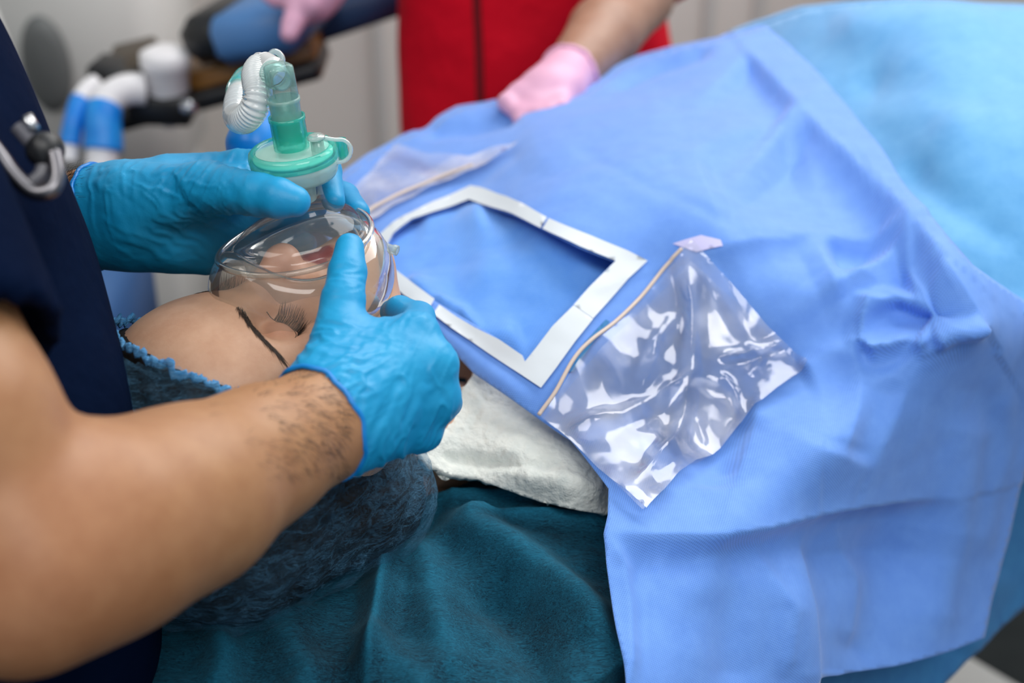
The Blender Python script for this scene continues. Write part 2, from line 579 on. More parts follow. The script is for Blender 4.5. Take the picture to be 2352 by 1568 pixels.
MAT = dict(
    wall=M('wall_paint', (0.84, 0.81, 0.76), 0.7, bmp=(40, 0.05, 0.01)),
    wall_white=M('cabinet_white', (0.66, 0.66, 0.64), 0.5),
    floor=M('floor_vinyl', (0.016, 0.020, 0.021), 0.85, spec=0.1, col2=(0.024, 0.028, 0.029), nscale=8),
    machine=M('machine_grey', (0.54, 0.54, 0.52), 0.45, col2=(0.58, 0.58, 0.56), nscale=3),
    machine_dark=M('machine_dark_grey', (0.13, 0.14, 0.14), 0.5),
    black=M('black_plastic', (0.008, 0.009, 0.011), 0.42),
    amber=M('amber_wood', (0.34, 0.16, 0.03), 0.45, col2=(0.15, 0.065, 0.018), nscale=6, stretch=(1, 6, 6)),
    blue_pad=M('blue_vinyl_pad', (0.08, 0.23, 0.52), 0.45, bmp=(60, 0.05, 0.01)),
    navy_pad=M('navy_vinyl', (0.02, 0.06, 0.16), 0.5),
    white_pl=M('white_plastic', (0.84, 0.83, 0.85), 0.4),
    blue_pl=M('blue_plastic', (0.0, 0.20, 0.72), 0.4, col2=(0.01, 0.30, 0.80), nscale=30),
    chrome=M('brushed_metal', (0.62, 0.63, 0.65), 0.25, metal=1.0),
    navy=M('navy_scrub_cotton', (0.0008, 0.0045, 0.020), 0.9, col2=(0.0015, 0.007, 0.028), nscale=9, bmp=((500, 0.15, 0.001), (14, 0.35, 0.02)), spec=0.04),
    red=M('red_scrub_cotton', (0.80, 0.001, 0.020), 0.8, col2=(0.68, 0.0006, 0.016), nscale=7, bmp=((500, 0.1, 0.001), (12, 0.4, 0.03)), spec=0.2, sheen_tint=(1, 0.3, 0.35)),
    skin=skin_mat('patient_skin', (0.62, 0.375, 0.245)),
    skin_doc=skin_mat('doctor_skin', (0.385, 0.198, 0.092)),
    skin_nurse=skin_mat('assistant_skin', (0.36, 0.205, 0.14)),
    glove=glove_mat('blue_nitrile', (0.005, 0.285, 0.57), (0.012, 0.33, 0.62)),
    cuffblue=M('blue_nitrile_bead', (0.0, 0.21, 0.62), 0.4),
    pink=glove_mat('pink_nitrile', (0.72, 0.38, 0.54), (0.78, 0.44, 0.60)),
    hair=M('dark_hair', (0.006, 0.0045, 0.004), 0.6, spec=0.15, col2=(0.014, 0.011, 0.009), nscale=200, stretch=(0.1, 1, 1)),
    brow=M('dark_brown_brow_hair', (0.030, 0.017, 0.011), 0.6),
    hair_fine=M('black_fine_hair', (0.012, 0.008, 0.006), 0.5),
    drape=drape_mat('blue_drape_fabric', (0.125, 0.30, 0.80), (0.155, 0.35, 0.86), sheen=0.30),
    drape_under=drape_mat('blue_underdrape_fabric', (0.10, 0.32, 0.86), (0.14, 0.375, 0.90), pitch=0.0022),
    cyan=drape_mat('cyan_sheet_fabric', (0.085, 0.33, 0.66), (0.12, 0.39, 0.72), dots=False),
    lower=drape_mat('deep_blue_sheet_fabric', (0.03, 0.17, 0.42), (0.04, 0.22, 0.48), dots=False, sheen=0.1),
    tape=M('white_adhesive_tape', (0.64, 0.69, 0.73), 0.5, bmp=(70, 0.06, 0.003)),
    wire=M('beige_malleable_wire', (0.62, 0.50, 0.42), 0.5),
    gauze=M('white_gauze_pad', (0.80, 0.82, 0.76), 0.9, col2=(0.68, 0.72, 0.68), nscale=90, bmp=((170, 0.6, 0.004), (900, 0.3, 0.001)), sheen=0.2),
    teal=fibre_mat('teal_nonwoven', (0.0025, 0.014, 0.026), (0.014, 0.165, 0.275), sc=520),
    cap=fibre_mat('bouffant_nonwoven', (0.04, 0.15, 0.27), (0.17, 0.42, 0.66), alpha=0.11, sc=420),
    cap_band=fibre_mat('bouffant_elastic', (0.03, 0.26, 0.62), (0.28, 0.58, 0.85), alpha=0.72, sc=300),
    film=clear('pouch_film', (0.96, 0.97, 1.0), 0.08, 0.85, 0.28, 0.14, milk=0.22, milk_col=(0.96, 0.96, 1.0), back=0.1, patch=16),
    film_back=clear('pouch_film_back', (0.98, 0.985, 1.0), 0.05, 0.6, 0.25, 0.2, milk=0.05, milk_col=(0.95, 0.97, 1.0), back=0.1),
    film_far=clear('far_pouch_film', (0.96, 0.96, 1.0), 0.04, 0.6, 0.25, 0.2, milk=0.50, milk_col=(0.90, 0.88, 0.93), back=0.1, patch=14),
    mask=clear('mask_shell', (0.95, 0.965, 0.97), 0.035, 0.7, 0.18, 0.09, edge=(0.66, 0.74, 0.78), milk=0.06, milk_col=(0.75, 0.8, 0.82)),
    cushion=clear('mask_cushion', (0.95, 0.94, 0.91), 0.04, 0.65, 0.20, 0.07, edge=(0.50, 0.54, 0.54), milk=0.20, milk_col=(0.78, 0.74, 0.66)),
    green=clear('green_clear_plastic', (0.50, 0.93, 0.86), 0.03, 0.6, 0.2, 0.05, milk=0.34, milk_col=(0.10, 0.88, 0.74), back=0.4, edge=(0.08, 0.62, 0.55)),
    pale_green=clear('pale_green_plastic', (0.84, 0.96, 0.94), 0.03, 0.6, 0.2, 0.06, milk=0.36, milk_col=(0.66, 0.95, 0.88), back=0.3, edge=(0.55, 0.86, 0.82)),
    mint=clear('mint_frosted_plastic', (0.78, 0.95, 0.92), 0.03, 0.5, 0.2, 0.1, milk=0.52, milk_col=(0.72, 0.97, 0.91), back=0.2),
    smoke=clear('elbow_clear_plastic', (0.80, 0.91, 0.90), 0.03, 0.6, 0.2, 0.05, milk=0.13, milk_col=(0.70, 0.92, 0.88), back=0.3, edge=(0.42, 0.84, 0.80)),
    frost=clear('frosted_white_plastic', (0.88, 0.94, 0.94), 0.03, 0.5, 0.2, 0.1, milk=0.50, milk_col=(0.80, 0.92, 0.90)),
    hose=clear('corrugated_hose_plastic', (0.88, 0.92, 0.92), 0.03, 0.5, 0.2, 0.12, milk=0.88, milk_col=(0.92, 0.95, 0.95), back=0.3),
    steth=M('stethoscope_tube', (0.10, 0.10, 0.12), 0.35, metal=0.0),
    steth_metal=M('stethoscope_metal', (0.20, 0.195, 0.21), 0.35, metal=1.0),
    red_pl=M('red_valve', (0.55, 0.10, 0.12), 0.4),
)

# ------------------------------------------------------------------ cloth sheets
def tps(ctrl):
    c = np.asarray(ctrl, float)
    X, y = c[:, :2] / 1000.0, c[:, 2]
    n = len(X)
    r = np.linalg.norm(X[:, None] - X[None], axis=2)
    K = np.where(r > 0, r * r * np.log(r + 1e-12), 0) + np.eye(n) * 2e-3
    Pm = np.concatenate([np.ones((n, 1)), X], 1)
    S = np.block([[K, Pm], [Pm.T, np.zeros((3, 3))]])
    w = np.linalg.solve(S, np.concatenate([y, np.zeros(3)]))
    def f(q):
        q = np.asarray(q, float) / 1000.0
        out = np.empty(len(q))
        for i in range(0, len(q), 20000):
            s = q[i:i + 20000]
            r = np.linalg.norm(s[:, None] - X[None], axis=2)
            out[i:i + 20000] = np.where(r > 0, r * r * np.log(r + 1e-12), 0) @ w[:n] + w[n] + s @ w[n + 1:]
        return out
    return f

def D(u, v, d):
    return (u, v, d)
def Zc(u, v, z):
    return (u, v, float(dz(u, v, z)))

def in_poly(q, poly):
    q, poly = np.asarray(q, float), np.asarray(poly, float)
    r = np.zeros(len(q), bool)
    for a, b in zip(poly, np.roll(poly, -1, 0)):
        c = (a[1] > q[:, 1]) != (b[1] > q[:, 1])
        if a[1] != b[1]:
            r ^= c & (q[:, 0] < (b[0] - a[0]) * (q[:, 1] - a[1]) / (b[1] - a[1]) + a[0])
    return r

def dist_line(q, line):
    """distance, signed side and run (0..1) to a polyline"""
    q = np.asarray(q, float)
    L = np.asarray(line, float)
    seg = np.linalg.norm(np.diff(L, axis=0), axis=1)
    tot, run0 = seg.sum(), 0.0
    best = np.full(len(q), 1e9)
    side = np.zeros(len(q))
    run = np.zeros(len(q))
    for a, b, s in zip(L[:-1], L[1:], seg):
        ab = b - a
        t = np.clip(((q - a) @ ab) / (ab @ ab), 0, 1)
        dv = q - a - t[:, None] * ab
        d = np.linalg.norm(dv, axis=1)
        m = d < best
        best[m] = d[m]
        side[m] = np.sign(ab[0] * dv[m, 1] - ab[1] * dv[m, 0])
        run[m] = (run0 + t[m] * s) / tot
        run0 += s
    return best, side, run

def crease_disp(q, creases):
    """kinds: tent / gauss (symmetric), shelf (drops on the +side of the line, recovers over width)"""
    h = np.zeros(len(q))
    for kind, line, w, amp in creases:
        d, s, run = dist_line(q, line)
        fade = np.clip(np.minimum(run, 1 - run) * 6 + 0.12, 0, 1)
        if kind == 'tent':
            h += amp * fade * np.maximum(0, 1 - d / w) ** 1.5
        elif kind == 'gauss':
            h += amp * fade * np.exp(-(d / w) ** 2)
        else:
            x = d / w
            h += np.where(s > 0, -amp * fade * 2.718 * x * np.exp(-x), -amp * fade * 0.1 * x * np.exp(-x))
    return h

def dens(poly, step, closed=True):
    poly = np.asarray(poly, float)
    out = []
    nxt = np.roll(poly, -1, 0) if closed else poly[1:]
    for a, b in zip(poly if closed else poly[:-1], nxt):
        n = max(1, int(np.linalg.norm(b - a) / step))
        for i in range(n):
            out.append(a + (b - a) * i / n)
    if not closed:
        out.append(poly[-1])
    return np.array(out)

def crumple(V, wl, amp, seed, n=6):
    """sum of folded (triangle) waves in random directions: flat facets meeting in straight creases"""
    r = np.random.default_rng(int(seed * 10) + 3)
    w = 0.5 + 0.9 * np.abs(fbm(V, 0.25 / wl, 2, seed))
    h = np.zeros(len(V))
    for i in range(n):
        k = nrm(r.normal(size=3)) / (wl * r.uniform(0.7, 2.2))
        t = V @ k + r.uniform(0, 1) + 0.12 * w
        h += (np.abs((t % 1.0) - 0.5) * 4 - 1) * r.uniform(0.5, 1)
    return h * amp * w / math.sqrt(n)

class Surf:
    """a cloth surface given by depth under each sight line, with creases along its normal"""
    def __init__(self, depth, creases=(), noise_amp=0.0, noise_sc=12, seed=0, crum=0.0):
        self.depth, self.cr, self.na, self.ns, self.seed, self.cm = depth, creases, noise_amp, noise_sc, seed, crum
    def base(self, q):
        q = np.asarray(q, float)
        return P(q[:, 0], q[:, 1], self.depth(q))
    def normal(self, q):
        e = 4.0
        du = self.base(q + [e, 0]) - self.base(q - [e, 0])
        dv = self.base(q + [0, e]) - self.base(q - [0, e])
        n = np.cross(dv, du)
        n /= np.linalg.norm(n, axis=1)[:, None]
        return n * np.sign((n * (CAM - self.base(q))).sum(1))[:, None]
    def at(self, q, off=0.0, creases=True):
        q = np.asarray(q, float)
        p = self.base(q)
        h = np.full(len(q), 0.0) + off
        if creases and len(self.cr):
            h = h + crease_disp(q, self.cr)
        if self.na:
            h = h + self.na * fbm(p, self.ns, 3, self.seed)
        if self.cm:
            h = h + crumple(p, 0.09, self.cm, self.seed, 5)
        return p + self.normal(q) * h[:, None]

def tri_poly(outline, step, holes=(), jit=0.0):
    out = dens(outline, step)
    loops = [out] + [dens(h, step) for h in holes]
    lo, hi = out.min(0), out.max(0)
    gx, gy = np.meshgrid(np.arange(lo[0], hi[0], step), np.arange(lo[1], hi[1], step * 0.866))
    gx = gx + (np.arange(gx.shape[0]) % 2 * step / 2)[:, None]
    g = np.stack([gx.ravel(), gy.ravel()], 1)
    keep = in_poly(g, out)
    for h in loops[1:]:
        keep &= ~in_poly(g, h)
    g = g[keep]
    for l in loops:
        ll = np.concatenate([l, l[:1]])
        g = g[dist_line(g, ll)[0] > step * 0.45]
    if jit:
        g = g + rng.uniform(-jit, jit, g.shape) * step
    pts, edges = [], []
    n = 0
    for l in loops:
        m = len(l)
        edges += [(n + i, n + (i + 1) % m) for i in range(m)]
        pts.append(l)
        n += m
    pts.append(g)
    allp = np.concatenate(pts)
    r = delaunay_2d_cdt([Vector(p) for p in allp.tolist()], edges, [], 0, 1e-4)
    V = A([[p.x, p.y] for p in r[0]])
    F = np.array(r[2])
    c = V[F].mean(1)
    k = in_poly(c, out)
    for h in loops[1:]:
        k &= ~in_poly(c, h)
    F = F[k]
    a, b, c = V[F[:, 0]], V[F[:, 1]], V[F[:, 2]]
    cr = (b[:, 0] - a[:, 0]) * (c[:, 1] - a[:, 1]) - (b[:, 1] - a[:, 1]) * (c[:, 0] - a[:, 0])
    F[cr > 0] = F[cr > 0][:, ::-1]
    return V, F

def sheet(name, surf, outline, step, mat, parent=None, holes=(), off=0.0, thick=0.0007, skirt=None, creases=True, extra=None):
    q, F = tri_poly(outline, step, holes)
    V = surf.at(q, off, creases)
    if extra is not None:
        V = V + surf.normal(q) * extra(q, V)[:, None]
    # metric texture coordinates from along-body and down-slope runs
    S = V @ LL
    T = V @ RR - V[:, 2] * 0.8
    uv = np.stack([S, T], 1)
    V2, F2 = [V], F.tolist()
    if skirt is not None:
        line, steps = skirt
        l = dens(line, 14, False)
        p0 = surf.at(l, off, creases)
        rows = [p0] + [p0 + A(s) for s in steps]
        n0 = len(V)
        m = len(l)
        V2 += rows
        for i in range(len(rows) - 1):
            for j in range(m - 1):
                F2.append([n0 + i * m + j, n0 + i * m + j + 1, n0 + (i + 1) * m + j + 1, n0 + (i + 1) * m + j])
        for rr in rows:
            uv = np.concatenate([uv, np.stack([rr @ LL, rr @ RR - rr[:, 2] * 0.8], 1)])
    V = np.concatenate(V2)
    me = new_mesh(name, V, F2)
    ul = me.uv_layers.new(name='UVMap')
    li = np.empty(len(me.loops), int)
    me.loops.foreach_get('vertex_index', li)
    ul.data.foreach_set('uv', uv[li].astype(np.float32).ravel())
    o = put(name, me, mat, parent)
    if thick:
        md = o.modifiers.new('Solidify', 'SOLIDIFY')
        md.thickness, md.offset = thick, -1
    return o

# ---- the room
def struct(name, V, F, mat, smooth=False):
    return tag(obj(name, V, F, mat, None, smooth), kind='structure')
struct('floor', *box(A([0.6, 1.6, -0.05]), (3.2, 2.6, 0.05)), MAT['floor'])
WY = 2.85
struct('wall_back', *box(A([0.6, WY + 0.06, 1.45]), (3.2, 0.06, 1.45)), MAT['wall'])
struct('wall_left', *box(A([-2.66, 1.6, 1.45]), (0.06, 2.6, 1.45)), MAT['wall'])
k = 1
for u in (885, 1605, 1712):
    x = P(u, 60, WY / 0.93)[0]
    struct('trim_%d' % k, *box(A([x, WY - 0.006, 1.2]), (0.012, 0.008, 1.2), bev=0.003), MAT['wall_white'])
    k += 1
struct('baseboard_back', *box(A([0.6, WY - 0.008, 0.05]), (3.2, 0.008, 0.05), bev=0.004), MAT['machine'])
cb = thing('wall_cabinet', (1.02, 2.6, 0), 'tall off-white cabinet standing against the back wall behind the draped legs', 'cabinet')
for i in range(2):
    xx = 0.86 + i * 0.36
    dpan = obj('door', *box(A([xx, 2.612, 0.62]), (0.168, 0.012, 0.58), bev=0.004), MAT['wall_white'], cb, False)
    obj('handle', *tube(A([[xx + (0.13 if i == 0 else -0.13), 2.598, 0.8], [xx + (0.13 if i == 0 else -0.13), 2.575, 0.82], [xx + (0.13 if i == 0 else -0.13), 2.575, 0.95], [xx + (0.13 if i == 0 else -0.13), 2.598, 0.97]]), 0.006, 8), MAT['chrome'], dpan)
obj('carcass', *box(A([1.04, 2.735, 0.64]), (0.36, 0.11, 0.62), bev=0.006), MAT['wall_white'], cb, False)

# ---- operating table: mattress, top, column
tb = thing('operating_table', tuple(G0 + LL * 0.5 - [0, 0, G0[2]]), 'operating table with black mattress hidden under the teal and blue sheets', 'table')
tc = A([*(G0 + LL * 0.69)[:2], 0])
AX = A([[*nrm(LL * [1, 1, 0])], [*nrm(RR * [1, 1, 0])], [0, 0, 1.0]])
obj('mattress', *box(tc + [0, 0, TZ - 0.066], (0.775, 0.215, 0.04), AX, 0.02), MAT['black'], tb)
obj('table_top', *box(tc + [0, 0, TZ - 0.128], (0.77, 0.21, 0.02), AX, 0.006), MAT['chrome'], tb)
obj('column', *box(tc + [0, 0, 0.45], (0.16, 0.13, 0.36), AX, 0.02), MAT['chrome'], tb)
obj('base', *box(tc + [0, 0, 0.05], (0.5, 0.24, 0.05), AX, 0.02), MAT['machine'], tb)

# ---- teal non-woven sheet over the table
HX = (G0 * [1, 1, 0])
AXR = AX[1]
def teal_depth(q):
    q = np.asarray(q, float)
    d1 = dz(q[:, 0], q[:, 1], TZ + 0.004)
    p = P(q[:, 0], q[:, 1], d1)
    over = (p - HX) @ AXR - 0.265
    ray = P(q[:, 0], q[:, 1], np.ones(len(q))) - CAM
    d2 = ((HX - CAM) @ AXR + 0.268) / (ray @ AXR)
    w = 1 / (1 + np.exp(-over / 0.006))
    return d1 * (1 - w) + np.maximum(d1, d2) * w
TEAL_CR = [
    ('tent', [(905, 1185), (885, 1290), (868, 1400), (852, 1500), (840, 1600)], 60, 0.0180),
    ('gauss', [(840, 1480), (900, 1540), (1000, 1600)], 55, 0.0120),
    ('tent', [(975, 1158), (1180, 1153), (1420, 1168)], 34, 0.0150),
    ('tent', [(1060, 1208), (1200, 1196), (1420, 1196)], 26, 0.0105),
    ('gauss', [(1010, 1180), (1100, 1245), (1240, 1320), (1340, 1410), (1420, 1500)], 46, 0.0210),
    ('gauss', [(1090, 1330), (1180, 1400), (1240, 1520), (1260, 1620)], 50, -0.0150),
    ('gauss', [(940, 1240), (990, 1330), (1010, 1450), (1060, 1580)], 52, 0.0120),
    ('shelf', [(1000, 1150), (900, 1212), (760, 1310), (620, 1372), (380, 1408)], 40, 0.0180),
    ('gauss', [(480, 1420), (520, 1500), (500, 1600)], 40, 0.0105),
    ('gauss', [(640, 1390), (660, 1480), (720, 1600)], 60, 0.0105),
]
TEAL = Surf(teal_depth, TEAL_CR, 0.004, 26, 3)
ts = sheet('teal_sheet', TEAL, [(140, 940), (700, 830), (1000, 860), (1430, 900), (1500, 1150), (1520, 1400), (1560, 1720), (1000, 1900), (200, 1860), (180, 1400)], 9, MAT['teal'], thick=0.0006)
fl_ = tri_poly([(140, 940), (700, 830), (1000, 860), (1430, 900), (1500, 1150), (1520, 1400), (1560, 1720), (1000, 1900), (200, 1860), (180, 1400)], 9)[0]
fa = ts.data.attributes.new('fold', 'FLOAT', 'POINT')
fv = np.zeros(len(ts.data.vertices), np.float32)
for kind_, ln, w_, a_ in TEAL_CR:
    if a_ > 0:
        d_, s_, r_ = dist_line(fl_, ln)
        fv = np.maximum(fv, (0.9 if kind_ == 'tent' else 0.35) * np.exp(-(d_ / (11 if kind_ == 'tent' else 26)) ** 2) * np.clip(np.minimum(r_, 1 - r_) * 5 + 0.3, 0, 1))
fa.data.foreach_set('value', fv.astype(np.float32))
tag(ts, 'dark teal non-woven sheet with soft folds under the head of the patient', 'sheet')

# ---- main fenestrated blue drape
C_MAIN = [
    Zc(700, 470, 1.0), Zc(790, 405, 1.03), Zc(900, 333, 1.03), Zc(1000, 285, 1.04), Zc(1200, 235, 1.055), Zc(1440, 140, 1.06), Zc(1620, 95, 1.09), Zc(1760, 55, 1.10),
    Zc(880, 640, 1.035), Zc(985, 742, 1.03), Zc(1090, 860, 1.01), Zc(1240, 890, 1.015), Zc(1245, 965, 0.997), Zc(1485, 600, 1.058), Zc(1080, 425, 1.045), Zc(1250, 505, 1.075),
    Zc(900, 520, 1.035), Zc(1350, 740, 1.04), Zc(1500, 330, 1.095), Zc(1800, 300, 1.10), Zc(1300, 330, 1.08), Zc(1650, 480, 1.09), Zc(1950, 350, 1.095), Zc(2085, 480, 1.09),
    D(1395, 1125, 0.962), D(1388, 1220, 0.930), D(1410, 1380, 0.902), D(1445, 1568, 0.866), D(1460, 1750, 0.86),
    Zc(1580, 1000, 0.985), Zc(1800, 850, 1.00), D(1700, 1195, 0.952), D(1880, 1180, 1.01), D(2180, 1140, 1.13), Zc(1990, 800, 1.02), Zc(1750, 680, 1.05), Zc(2000, 640, 1.065),
    Zc(2262, 748, 1.045), D(2350, 700, 1.12), D(2260, 950, 1.135), D(2352, 1000, 1.17), D(2450, 800, 1.17), D(1880, 1560, 1.00), D(2080, 1500, 1.09), D(2270, 1462, 1.17), D(2340, 1200, 1.20),
    D(2100, 1300, 1.11), D(1650, 1450, 0.93), D(1900, 1380, 1.00), D(1700, 1750, 0.93), D(1900, 1750, 0.99), Zc(2170, 580, 1.085), D(2120, 960, 1.07), D(1900, 1020, 1.0),
]
f_main = tps(C_MAIN)
MAIN_CR = [
    ('shelf', [(1835, 238), (1900, 300), (2000, 395), (2086, 482)], 74, 0.023),
    ('shelf', [(2092, 488), (2170, 580), (2230, 680), (2264, 748)], 74, 0.023),
    ('shelf', [(1715, 115), (1770, 170), (1830, 232)], 40, 0.013),
    ('shelf', [(1590, 335), (1700, 290), (1832, 236)], 60, 0.010),
    ('shelf', [(1600, 585), (1740, 530), (1880, 492)], 70, 0.010),
    ('shelf', [(1900, 490), (1950, 484), (2085, 482)], 46, 0.015),
    ('gauss', [(1300, 330), (1500, 430), (1720, 520)], 14, -0.0012),
    ('tent', [(1995, 655), (1983, 720), (1980, 805)], 48, 0.015),
    ('tent', [(1984, 806), (2060, 782), (2140, 786)], 44, 0.020),
    ('tent', [(2264, 750), (2190, 762), (2140, 786)], 44, 0.017),
    ('gauss', [(2000, 700), (2060, 740), (2120, 770)], 38, -0.018),
    ('gauss', [(1840, 860), (1920, 810), (1980, 800)], 40, 0.010),
    ('gauss', [(1990, 840), (1970, 940), (1940, 1030)], 60, 0.003),
    ('gauss', [(1700, 920), (1640, 1020), (1640, 1120)], 70, -0.008),
    ('shelf', [(1396, 1222), (1500, 1226), (1680, 1226), (1780, 1212), (1900, 1182), (2060, 1160), (2188, 1140)], 64, 0.019),
    ('shelf', [(1888, 1215), (1884, 1380), (1878, 1600)][::-1], 95, 0.012),
    ('gauss', [(2225, 900), (2205, 1150), (2165, 1400), (2150, 1500)], 46, 0.009),
    ('gauss', [(2310, 860), (2300, 1050), (2240, 1300)], 34, 0.005),
    ('tent', [(1392, 1224), (1440, 1290), (1452, 1400), (1450, 1570)], 36, 0.0045),
    ('shelf', [(1745, 905), (1720, 1000), (1690, 1090)], 60, 0.006),
    ('tent', [(1980, 830), (1975, 930), (1945, 1060)], 50, 0.004),
    ('shelf', [(2090, 880), (2060, 960), (2010, 1080)], 60, 0.007),
    ('gauss', [(1866, 1240), (1860, 1400), (1850, 1600)], 38, 0.005),
    ('gauss', [(1480, 1290), (1600, 1330), (1800, 1320)], 60, 0.005),
    ('tent', [(1780, 1250), (1830, 1400), (1800, 1560)], 46, 0.005),
    ('tent', [(1960, 1210), (2020, 1330), (1990, 1500)], 60, 0.006),
    ('tent', [(1900, 560), (2000, 600), (2060, 700)], 50, 0.002),
    ('tent', [(2060, 520), (2110, 620), (2130, 760)], 44, 0.003),
    ('gauss', [(1760, 1240), (1700, 1420), (1690, 1600)], 50, -0.005),
    ('gauss', [(2100, 1240), (2040, 1400), (2000, 1540)], 46, -0.006),
    ('gauss', [(960, 300), (1080, 290), (1200, 262)], 18, -0.010),
    ('gauss', [(1400, 205), (1520, 150), (1640, 108)], 12, -0.010),
    ('gauss', [(930, 690), (1090, 830), (1240, 940)], 26, 0.004),
    ('gauss', [(1180, 360), (1330, 300), (1560, 240)], 60, 0.004),
    ('gauss', [(1000, 470), (1120, 400), (1200, 340)], 14, -0.0014),
]
MAIN = Surf(f_main, MAIN_CR, 0.0020, 14, 1, 0.0016)
OUT_MAIN = [(700, 470), (780, 408), (850, 358), (900, 330), (960, 300), (1010, 272), (1060, 246), (1150, 231), (1210, 255), (1290, 235), (1360, 205), (1420, 158), (1480, 128), (1560, 106), (1640, 90), (1700, 76), (1760, 58),
            (1800, 88), (1880, 165), (1960, 252), (2030, 345), (2085, 425), (2170, 520), (2240, 604), (2330, 672), (2470, 770), (2440, 1000), (2362, 1070), (2330, 1210), (2300, 1340), (2270, 1463),
            (2200, 1492), (2080, 1530), (1960, 1554), (1882, 1560), (1876, 1700), (1470, 1760), (1448, 1600), (1436, 1530), (1412, 1400), (1394, 1290), (1386, 1226), (1396, 1180), (1398, 1118), (1310, 1010), (1245, 966),
            (1170, 915), (1090, 862), (1030, 800), (985, 742), (940, 700), (880, 640), (760, 560)]
HOLE = [(886, 575), (902, 540), (946, 505), (1076, 458), (1160, 488), (1250, 526), (1330, 568), (1411, 600), (1340, 672), (1270, 752), (1208, 832), (1203, 818), (1130, 770), (1000, 690), (930, 640), (889, 608)]
dr = thing('surgical_drape', tuple(P(1600, 700, 1.05)), 'large periwinkle blue fenestrated drape with a white-taped window over the chest', 'drape')
sheet('drape_cloth', MAIN, OUT_MAIN, 9, MAT['drape'], dr, [HOLE],
      skirt=([(700, 470), (780, 408), (850, 358), (900, 330), (960, 300), (1010, 272), (1060, 246), (1150, 231), (1210, 255), (1290, 235), (1360, 205), (1420, 158), (1480, 128), (1560, 106), (1640, 90), (1700, 76), (1760, 58)], [(-0.006, 0.02, -0.006), (-0.012, 0.045, -0.04), (-0.014, 0.055, -0.12), (-0.014, 0.06, -0.26)]))
# white adhesive strips framing the window
STRIPS = [
    [(846, 592), (868, 548), (905, 516), (930, 500), (1080, 423), (1078, 460), (948, 507), (905, 541), (888, 576), (886, 606)],
    [(1080, 423), (1170, 458), (1258, 503), (1243, 526), (1160, 489), (1078, 460)],
    [(1262, 505), (1370, 550), (1440, 578), (1487, 601), (1412, 602), (1330, 569), (1247, 527)],
    [(1487, 601), (1440, 644), (1398, 692), (1360, 735), (1316, 706), (1350, 665), (1412, 602)],
    [(1360, 736), (1318, 790), (1278, 846), (1243, 892), (1208, 868), (1208, 834), (1268, 756), (1316, 707)],
    [(1243, 892), (1160, 838), (1092, 794), (1094, 758), (1150, 785), (1202, 820), (1208, 834), (1208, 868)],
    [(1092, 794), (1040, 762), (997, 730), (1010, 704), (1050, 732), (1094, 758)],
    [(985, 722), (930, 682), (872, 634), (889, 609), (930, 641), (999, 690)],
]
for s in STRIPS:
    sheet('tape_strip', MAIN, s, 9, MAT['tape'], dr, off=0.0027, thick=0)
# clear collection pouch hanging on the near side of the window, another on the far side
def facets(sc, amp, seed, lines=()):
    def f(q, V):
        h = np.empty(len(V))
        for i, p in enumerate(V):
            d, _ = noise.voronoi(Vector((p[0] * sc + seed, p[1] * sc, p[2] * sc)))
            h[i] = (d[1] - d[0])
        return amp * 0.3 * (h - 0.3) + crease_disp(q, lines) + crumple(V, 0.042, amp * 0.6, seed, 6)
    return f
POUCH = [(1243, 966), (1282, 905), (1325, 835), (1372, 780), (1430, 728), (1500, 660), (1560, 590), (1594, 558), (1680, 648), (1760, 745), (1815, 800), (1863, 856), (1720, 950), (1620, 1035), (1540, 1120), (1478, 1188), (1400, 1118), (1340, 1052), (1290, 1005)]
PL = [('tent', [(1580, 580), (1590, 700), (1575, 860), (1560, 980), (1540, 1040), (1450, 1130)], 38, 0.008),
      ('tent', [(1300, 1000), (1420, 975), (1540, 900), (1600, 860)], 42, 0.007),
      ('tent', [(1700, 790), (1740, 830), (1720, 880)], 22, 0.006), ('tent', [(1640, 830), (1720, 815), (1800, 780)], 24, 0.006),
      ('tent', [(1460, 920), (1490, 800), (1560, 720)], 36, 0.006), ('tent', [(1600, 960), (1620, 1010)], 14, 0.003), ('tent', [(1650, 870), (1690, 910), (1710, 960)], 14, 0.004)]
sheet('collection_pouch', MAIN, POUCH, 7, MAT['film'], dr, off=0.009, thick=0, creases=True, extra=facets(15, 0.006, 2.0, PL))
sheet('collection_pouch', MAIN, [(1250, 962), (1300, 900), (1380, 800), (1500, 690), (1588, 600), (1700, 700), (1850, 850), (1700, 952), (1610, 1030), (1476, 1170), (1400, 1100), (1330, 1030)], 9, MAT['film_back'], dr, off=0.003, thick=0, extra=facets(13, 0.003, 9.0))
w1 = MAIN.at(spline([(1240, 968), (1272, 912), (1312, 838), (1350, 795), (1408, 748), (1470, 690), (1530, 625), (1572, 582)], 60), 0.0105)
obj('malleable_wire', *tube(w1, 0.0016, 10, flat=0.8), MAT['wire'], dr)
sheet('pouch_weld', MAIN, [(1300, 856), (1340, 790), (1390, 735), (1400, 740), (1360, 790), (1316, 856)], 8, MAT['lower'], dr, off=0.0022, thick=0)
FARP = [(808, 452), (860, 400), (912, 340), (990, 368), (1080, 372), (1140, 352), (1198, 338), (1150, 368), (1095, 400), (980, 440), (900, 486), (842, 528)]
sheet('collection_pouch', MAIN, FARP, 8, MAT['film_far'], dr, off=0.006, thick=0, extra=facets(18, 0.006, 4.0))
w2 = MAIN.at(spline([(828, 525), (862, 492), (915, 462), (980, 434), (1040, 412), (1092, 392)], 40), 0.008)
obj('malleable_wire', *tube(w2, 0.002, 10, flat=0.8), MAT['wire'], dr)
sheet('printed_strip', MAIN, [(1545, 560), (1610, 538), (1655, 548), (1660, 562), (1600, 578)], 8, M('pale_pink_strip', (0.58, 0.56, 0.86), 0.7), dr, off=0.0012, thick=0)

